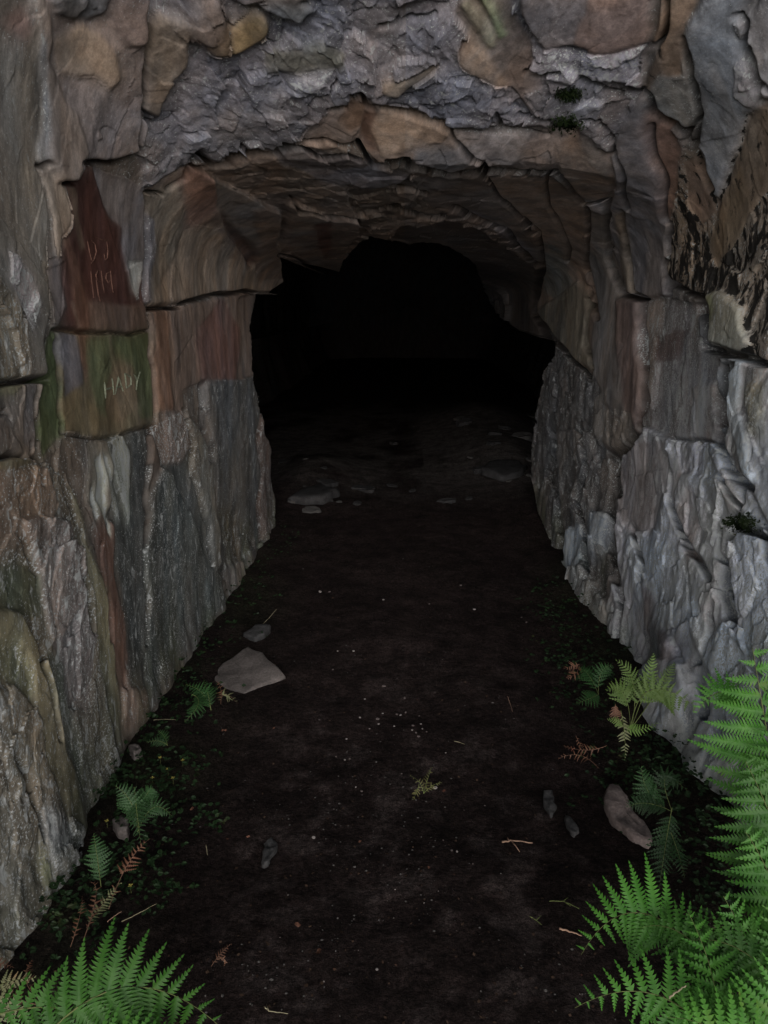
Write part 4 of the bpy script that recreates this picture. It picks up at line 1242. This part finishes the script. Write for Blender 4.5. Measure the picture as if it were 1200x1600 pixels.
ST1 = stone_material('stone_warm', (.135, .12, .115))
ST2 = stone_material('stone_grey', (.05, .05, .052))
ST3 = stone_material('stone_pinkish', (.20, .165, .16))
ST5 = stone_material('stone_dim', (.10, .097, .095))
ST4 = stone_material('pebble_pale', (.42, .38, .37), .85)
stone('stone', 'big flat angular grey stone on the floor near the left wall', [(322, 1052), (352, 1034), (384, 1014), (408, 1024), (442, 1056), (402, 1070), (374, 1082), (345, 1068)], .022, ST1, 3, (0, .12, 0), noise=.05)
stone('stone', 'small dark slab just behind the big flat stone', [(380, 988), (400, 980), (424, 982), (414, 992), (398, 998)], .03, ST2, 5, (0, .2, 0), noise=.06)
stone('stone', 'long pale pinkish stone lying by the dark fern on the right', [(948, 1240), (966, 1232), (978, 1258), (1005, 1282), (1016, 1304), (1010, 1318), (985, 1302), (955, 1282), (945, 1260)], .04, ST3, 7, (0, .08, 0), noise=.09)
stone('stone', 'small grey stone half under the left dark fern', [(176, 1286), (190, 1278), (202, 1288), (200, 1302), (184, 1300)], .04, ST1, 9)
stone('stone', 'little brown stone at the tip of the left buttress foot', [(200, 1168), (214, 1166), (222, 1176), (210, 1182)], .03, ST1, 11)
stone('stone', 'low dim slab deep in the passage at the right wall', [(752, 742), (765, 728), (800, 720), (822, 728), (815, 740), (785, 748)], .05, ST2, 13, (0, .05, 0), noise=.07)
stone('stone', 'dim flat stone deep in the passage at the left wall', [(450, 778), (475, 764), (500, 756), (530, 770), (515, 780), (480, 786)], .05, ST2, 15, noise=.08)
stone('stone', 'worn grey stone tip showing through the soil at right', [(848, 1238), (862, 1240), (868, 1262), (860, 1274), (852, 1258)], .018, ST2, 19)
stone('stone', 'narrow grey stone tip beside the worn one at right', [(882, 1276), (892, 1280), (906, 1296), (896, 1304), (886, 1292)], .018, ST2, 21)
stone('stone', 'worn grey stone tip showing through the soil at left', [(414, 1318), (428, 1310), (432, 1326), (420, 1350), (410, 1352)], .014, ST2, 23)

PB = [(600,345,10),(540,385,5),(665,382,8),(525,443,7),(580,448,10),(583,463,7),(640,433,8),(652,435,6),(668,427,7),(632,470,6),(690,468,8),(688,482,7),(708,502,8),(715,463,5),
      (733,487,5),(596,430,5),(710,438,5),(555,478,5),(700,490,6),(720,478,5),(398,450,5),(483,510,6),(450,565,6),(478,575,6),(493,572,6),(512,660,5),(530,673,9),(760,663,12),(655,618,5),(380,818,11),
      (812,858,7),(828,862,7),(878,900,5),(578,1230,9),(440,293,6),(400,50,9),(430,50,6),(882,105,8),(840,30,6),(598,75,6),(742,88,5),(455,235,5),(1030,130,5),(635,980,4),(617,997,4),
      (300,997,4),(850,732,3),(793,553,5),(915,718,5),(412,1268,6),(785,826,4),(725,1022,4),(275,1130,5),(965,930,4),(1045,145,6),(505,235,6),(520,1170,4),(770,985,3)]
protos = []
for k in range(6):
    r_ = random.Random(k + 40)
    pts = [Vector((math.cos(a * math.pi / 4) * r_.uniform(.75, 1.15), math.sin(a * math.pi / 4) * r_.uniform(.6, .95), 0)) for a in range(8)]
    vs, fs = rock_mesh(pts, .55, k + 60, noise=.1)
    me = bpy.data.meshes.new('pebble'); me.from_pydata(vs, [], fs)
    me.polygons.foreach_set('use_smooth', np.ones(len(me.polygons), bool)); me.materials.append(ST4 if k % 2 else ST3)
    protos.append(me)
for i, (x, y, sz) in enumerate(PB):
    x, y = 300 + x / 2, 900 + y / 2
    p = on_ground(x, y)
    o = bpy.data.objects.new('pebble', protos[i % 6]); SC.collection.objects.link(o)
    s = sz / 4.0 * p.y / F * 1.35
    o.location = (p.x, p.y, gz(p.x, p.y) + .12 * s)
    o.scale = (s, s * random.uniform(.8, 1.3), s * .8)
    o.rotation_euler = (random.uniform(-.25, .25), random.uniform(-.25, .25), random.uniform(0, 6.28))
    inside = 555 < x < 680 and 1100 < y < 1160
    if inside: tag(o, 'one of the small pale pebbles clustered in the middle of the floor', 'pebble', 'pebble cluster mid floor', 'thing')
    elif (x, y) == (490, 1309): tag(o, 'round pale pink pebble lying alone on the dark floor', 'pebble', 'scattered pebbles', 'thing')
    elif (x, y) == (680, 1231.5): tag(o, 'flat pinkish pebble touching the moss sprig', 'pebble', 'scattered pebbles', 'thing')
    else:
        where = ('far into the dark passage, beyond the pebble cluster' if y < 1075 else 'along the left part of the floor, left of the pebble cluster' if x < 470 else
                 'towards the right wall' if x > 690 else 'near the front of the floor' if y > 1290 else 'around the edge of the pebble cluster')
        tag(o, 'lone pale pebble lying ' + where, 'pebble', 'pebbles ' + where.split(',')[0], 'thing')

# rubble on the far floor, low along both sides
rb = []
for k in range(5):
    r_ = random.Random(k + 80)
    pts = [Vector((math.cos(a * math.pi / 3.5) * r_.uniform(.6, 1.2), math.sin(a * math.pi / 3.5) * r_.uniform(.6, 1.1), 0)) for a in range(7)]
    vs, fs = rock_mesh(pts, .5, k + 90, (r_.uniform(-.2, .2), r_.uniform(-.1, .3), 0), noise=.16)
    me = bpy.data.meshes.new('rubble_stone'); me.from_pydata(vs, [], fs); me.materials.append(ST5 if k % 2 else ST2)
    rb.append(me)
rr2 = random.Random(5)
for i in range(34):
    right = i % 2
    px_ = rr2.uniform(720, 835) if right else rr2.uniform(440, 560)
    py_ = rr2.uniform(640, 765) if right else rr2.uniform(700, 800)
    if i % 5 == 0: px_ = rr2.uniform(540, 740); py_ = rr2.uniform(690, 790)
    p = on_ground(px_, py_)
    s_ = rr2.uniform(.02, .075) * (p.y / 6)
    o = bpy.data.objects.new('rubble_stone', rb[i % 5]); SC.collection.objects.link(o)
    o.location = (p.x, p.y, gz(p.x, p.y) - .05 * s_); o.scale = (s_ * rr2.uniform(.8, 1.6), s_ * rr2.uniform(.8, 1.4), s_ * rr2.uniform(.5, 1.0))
    o.rotation_euler = (0, 0, rr2.uniform(0, 6.28))
    side_ = 'along the right wall' if px_ > 720 else 'along the left wall' if px_ < 540 else 'in the middle of the passage'
    tag(o, 'dim rubble stone on the far floor ' + side_, 'rubble stone', 'rubble ' + side_, 'thing')

# fine gravel pressed into the soil
vs, fs = [], []
for i in range(1500):
    y = 1 / random.uniform(1 / 5.5, 1 / .95)
    x = random.gauss(0.05, .42)
    if abs(x) > .95: continue
    if float(vnoise(np.array([x * 3.1]), np.array([y * 3.1]), np.array([4.0]))[0]) < random.uniform(-.35, .7): continue
    r = random.uniform(.0012, .0036) * (1.6 if random.random() < .06 else 1)
    z = gz(x, y)
    k = len(vs); m = 5; a0 = random.uniform(0, 6)
    el = random.uniform(.6, 1.3)
    for a in range(m):
        an = a0 + a * 2 * math.pi / m
        vs.append((x + math.cos(an) * r * el, y + math.sin(an) * r, z + .0002))
    vs.append((x + random.uniform(-.3, .3) * r, y, z + r * .8))
    for a in range(m): fs.append((k + a, k + (a + 1) % m, k + m))
o = mesh_obj('gravel', vs, fs, stone_material('grit', (.09, .085, .082), .9), None, False)
tag(o, 'fine pale grit scattered over the dark soil floor', None, None, 'stuff')

# crumbs of bracken, stalks and leaf litter trodden into the soil
vs, fs = [], []
for i in range(1500):
    y = 1 / random.uniform(1 / 4.2, 1 / .95)
    x = random.gauss(0, .5)
    if abs(x) > 1.0: continue
    p = Vector((x, y, gz(x, y) + .0015)); a = random.uniform(0, 6.28)
    L = random.uniform(.002, .011); wd = L * random.uniform(.12, .5)
    d = Vector((math.cos(a), math.sin(a), random.uniform(-.05, .35))); s_ = Vector((-math.sin(a), math.cos(a), random.uniform(-.4, .4))) * wd
    k = len(vs); vs.extend([p, p + d * L * .5 + s_, p + d * L, p + d * L * .4 - s_]); fs.append((k, k + 1, k + 2, k + 3))
o = mesh_obj('leaf_litter', vs, fs, leaf_material('litter', (.045, .026, .018), (.10, .065, .045), .05), None, False)
tag(o, 'fine brown leaf litter trodden into the dark soil', None, None, 'stuff')

# ------------------------------------------------------------------ small leafy ground cover along the walls
vs, fs = [], []
def leaf(p, d, n, L, Wd):
    s_ = d.cross(n).normalized() * Wd
    k = len(vs)
    vs.extend([p, p + d * L * .35 + s_, p + d * L * .75 + s_ * .7, p + d * L - n * L * .15, p + d * L * .75 - s_ * .7, p + d * L * .35 - s_])
    fs.append((k, k + 1, k + 2, k + 3)); fs.append((k, k + 3, k + 4, k + 5))
patches = [(880,985,40),(865,940,30),(900,1010,40),(930,1060,50),(915,1100,45),(890,1050,40),(960,1200,45),(1050,1180,45),(1010,1190,40),(1090,1230,50),(1100,1290,40),(1110,1420,60),(1130,1340,50),
           (400,905,35),(370,930,30),(340,985,40),(300,1010,40),(280,1040,45),(270,1110,40),(230,1150,35),(270,1205,45),(215,1215,40),(180,1240,35),(120,1400,60),(90,1440,60),(240,1380,45),(200,1350,40),(330,1290,20),(315,1090,35),(1000,1230,40),(250,1270,40),(445,850,25),(860,1480-520,25)]
for (cx, cy, rad) in patches:
    for i in range(int(rad * 1.5)):
        x = random.gauss(cx, rad * .7); y = random.gauss(cy, rad * .6)
        p = on_ground(x, y, 0)
        if p.y > 5 or p.y < .8: continue
        p.z = gz(p.x, p.y) + random.uniform(0, .05)
        for q in range(random.choice((1, 3, 3))):
            a = random.uniform(0, 6.28)
            d = Vector((math.cos(a), math.sin(a), random.uniform(-.1, .5))).normalized()
            n = Vector((random.uniform(-.5, .5), random.uniform(-.7, .2), 1)).normalized()
            L = random.uniform(.006, .020)
            leaf(p, d, n, L, L * random.uniform(.28, .42))
o = mesh_obj('ground_cover', vs, fs, leaf_material('weed_leaf', (.012, .032, .012), (.028, .062, .022), .2), None, False)
tag(o, 'small dark leafy weeds along the feet of both walls', None, None, 'stuff')

# little yellow flowers on the left
YEL = stone_material('petal', (.55, .48, .12), .6)
for (x, y) in [(251, 1194), (286, 1198), (263, 1212), (239, 1226), (271, 1226), (168, 1294), (205, 1396)]:
    p = on_ground(x, y); p.z += .025
    vs2, fs2 = [], []
    for k in range(4):
        a = k * math.pi / 2 + x
        d = Vector((math.cos(a), math.sin(a), .15)); s_ = Vector((-d.y, d.x, 0)) * .0026
        q = len(vs2); vs2.extend([Vector(), d * .004 + s_, d * .0075, d * .004 - s_]); fs2.append((q, q + 1, q + 2, q + 3))
    e = empty('flower', p - Vector((0, 0, .028)))
    tag(e, 'tiny yellow four petalled flower among weeds by the left wall', 'flower', 'tiny yellow flowers')
    f_ = mesh_obj('petals', [v + Vector((0, 0, .028)) for v in vs2], fs2, YEL, e, False)
    mesh_obj('stem', [(-.0005, 0, 0), (.0005, 0, 0), (.0005, .0005, .028), (-.0005, .0005, .028)], [(0, 1, 2, 3)], STALK, e, False)

# ------------------------------------------------------------------ twigs, stalks, scraps
TW = stone_material('twig_wood', (.34, .22, .16), .8)
GRS = stone_material('dry_grass', (.30, .27, .18), .8)
def tube(pts, r0, r1, n=6):
    vs, fs = [], []
    for i, p in enumerate(pts):
        a = pts[max(i - 1, 0)]; b = pts[min(i + 1, len(pts) - 1)]
        T = (b - a).normalized(); N = T.orthogonal().normalized(); B = T.cross(N)
        r = r0 + (r1 - r0) * i / (len(pts) - 1)
        for k in range(n):
            an = k * 2 * math.pi / n
            vs.append(p + (N * math.cos(an) + B * math.sin(an)) * r)
    for i in range(len(pts) - 1):
        for k in range(n):
            fs.append((i * n + k, i * n + (k + 1) % n, (i + 1) * n + (k + 1) % n, (i + 1) * n + k))
    fs.append(tuple(range(n))[::-1]); fs.append(tuple((len(pts) - 1) * n + k for k in range(n)))
    return vs, fs
def twig(label, px_pts, r, mat=None, up=.004, branches=(), cat='twig', name='twig', ups=None):
    pts = []
    for i, (x, y) in enumerate(px_pts):
        h = ups[i] if ups else up
        p = on_ground(x, y, h); pts.append(p)
    org = pts[0].copy()
    den = []
    for a, b in zip(pts[:-1], pts[1:]):
        for k in range(5):
            q = a.lerp(b, k / 5); den.append(q + Vector((random.gauss(0, r * .35), random.gauss(0, r * .35), abs(random.gauss(0, r * .3)))))
    den.append(pts[-1])
    vs, fs = tube([p - org for p in den], r, r * .45)
    o = mesh_obj(name, vs, fs, mat or TW)
    o.location = org
    tag(o, label, cat)
    for br in branches:
        q = [on_ground(x, y, up) - org for x, y in br]
        v2, f2 = tube(q, r * .7, r * .3)
        mesh_obj('branch', v2, f2, mat or TW, o)
    return o
twig('forked reddish twig lying across the right side of the floor', [(784, 1316), (800, 1313), (832, 1317)], .0032, branches=[[(800, 1315), (806, 1322), (812, 1331)], [(795, 1314), (793, 1308)]])
twig('short pale twig pointing at the curled fern frond', [(874, 1451), (890, 1456), (909, 1462)], .0028)
twig('pale upright straw in the soil near the left weeds', [(322, 1320), (324, 1336)], .0016, GRS, cat='straw', name='straw')
twig('thin straw leaning by the small dark slab on the left', [(408, 978), (420, 966), (432, 952)], .0014, GRS, ups=[.01, .05, .09], cat='straw', name='straw')
twig('long thin straw lying left of the flat stone', [(240, 1125), (262, 1124), (276, 1125)], .0015, GRS, cat='straw', name='straw')
twig('thin straw rising behind the bright left fern', [(190, 1440), (215, 1428), (245, 1412)], .0013, GRS, ups=[.02, .05, .08], cat='straw', name='straw')
twig('pinkish stalk crossing over the dead bracken heap', [(168, 1440), (178, 1432), (190, 1424)], .0013, TW, ups=[.02, .04, .06], cat='stalk', name='stalk')
twig('fine bent straw on the floor right of the pebble cluster', [(710, 1158), (718, 1160), (726, 1163)], .0012, GRS, cat='straw', name='straw')
twig('thin stalk lying between pebble cluster and right wall', [(793, 1088), (797, 1100), (801, 1112)], .0013, TW, cat='stalk', name='stalk')
twig('green grass stem on the floor left of the curled fern frond', [(858, 1408), (880, 1408), (905, 1420)], .0014, STALK, branches=[[(880, 1408), (888, 1402)], [(882, 1409), (892, 1416)]], cat='grass stem', name='grass_stem')
twig('small green stem scrap below the grass stem', [(828, 1432), (838, 1438), (846, 1445)], .0013, STALK, branches=[[(838, 1438), (846, 1430)]], cat='grass stem', name='grass_stem')
twig('thin twig scraps at the bottom of the floor near the left fern', [(412, 1572), (420, 1580), (450, 1584)], .0013, GRS, branches=[[(420, 1580), (416, 1568)]])
twig('long bright dry stem lying over the lower right ferns', [(1045, 1560), (1060, 1548), (1072, 1540)], .002, GRS, ups=[.36, .38, .40], cat='stem', name='dry_stem')
LEAFB = leaf_material('leaf_litter', (.16, .07, .045), (.26, .14, .10), .1)
def scrap(x, y, s, label):
    p = on_ground(x, y, .004)
    n = 9
    vs = [Vector((0, 0, .003 * s))]
    for k in range(n):
        a = k * 2 * math.pi / n; rr_ = (1 + .35 * math.cos(2 * a)) * random.uniform(.7, 1.15) * .008 * s
        vs.append(Vector((math.cos(a) * rr_, math.sin(a) * rr_, random.uniform(0, .006) * s)))
    fs = [(0, 1 + k, 1 + (k + 1) % n) for k in range(n)]
    o = mesh_obj('dead_leaf', vs, fs, LEAFB, None, False); o.location = p; o.rotation_euler = (0, 0, random.uniform(0, 6))
    tag(o, label, 'dead leaf', 'dead leaves')
scrap(465, 1446, .9, 'brown leaf scrap lying below the centre left soil blotch')
scrap(498, 1488, 1.0, 'curled brown leaf scrap near the bottom centre of the floor')
scrap(388, 1308, .7, 'small reddish leaf scrap left of the lone pink pebble')
scrap(350, 1142, .9, 'reddish leaf scrap in front of the flat stone')
scrap(428, 1138, .6, 'tiny reddish leaf scrap right of the flat stone')
scrap(562, 1316, .7, 'dull olive leaf scrap in the middle of the floor')
scrap(300, 1264, .8, 'reddish leaf scrap beside the left dark fern')
scrap(670, 1356, .6, 'greyish leaf scrap on the bright soil right of centre')

# moss cushions on the roof and ledges
MOSS = leaf_material('moss', (.012, .022, .008), (.03, .05, .018), .1)
allrock = bvh_of([o for w_ in WALLS.values() for o in [w_] + list(w_.children)])
def moss(px_, py_, r, label, n=420):
    vs, fs = [], []
    org = None
    for i in range(n):
        x = random.gauss(px_, r); y = random.gauss(py_, r * .55)
        u, v = (float(a) for a in ray(x, y))
        h = allrock.ray_cast(Vector((0, 0, 0)), Vector((u, 1, v)).normalized())
        if h[0] is None: continue
        if org is None: org = h[0].copy()
        p = h[0] - org; nn = h[1] if h[1].dot(h[0]) < 0 else -h[1]
        d = (nn + Vector((random.gauss(0, .6), random.gauss(0, .6), random.gauss(0, .6)))).normalized()
        L = random.uniform(.005, .014); s_ = d.orthogonal().normalized() * L * .22
        k = len(vs); vs.extend([p - s_, p + s_, p + d * L * .6 + s_, p + d * L, p + d * L * .6 - s_])
        fs.append((k, k + 1, k + 2, k + 3, k + 4))
    if org is None: return
    o = mesh_obj('moss_cushion', vs, fs, MOSS, None, False); o.location = org
    tag(o, label, 'moss', 'moss cushions on the rock', 'thing')
moss(888, 147, 9, 'dark moss tuft high on the rock brow, the upper of two')
moss(886, 193, 11, 'dark moss tuft on the rock brow just above the lintel, the lower of two')
moss(1158, 818, 12, 'green moss in the hollow above the pale corner boulder', 500)
moss(868, 1000, 10, 'moss at the foot of the dark right buttress')
moss(1000, 1070, 6, 'moss at the foot of the pale wall', 200)
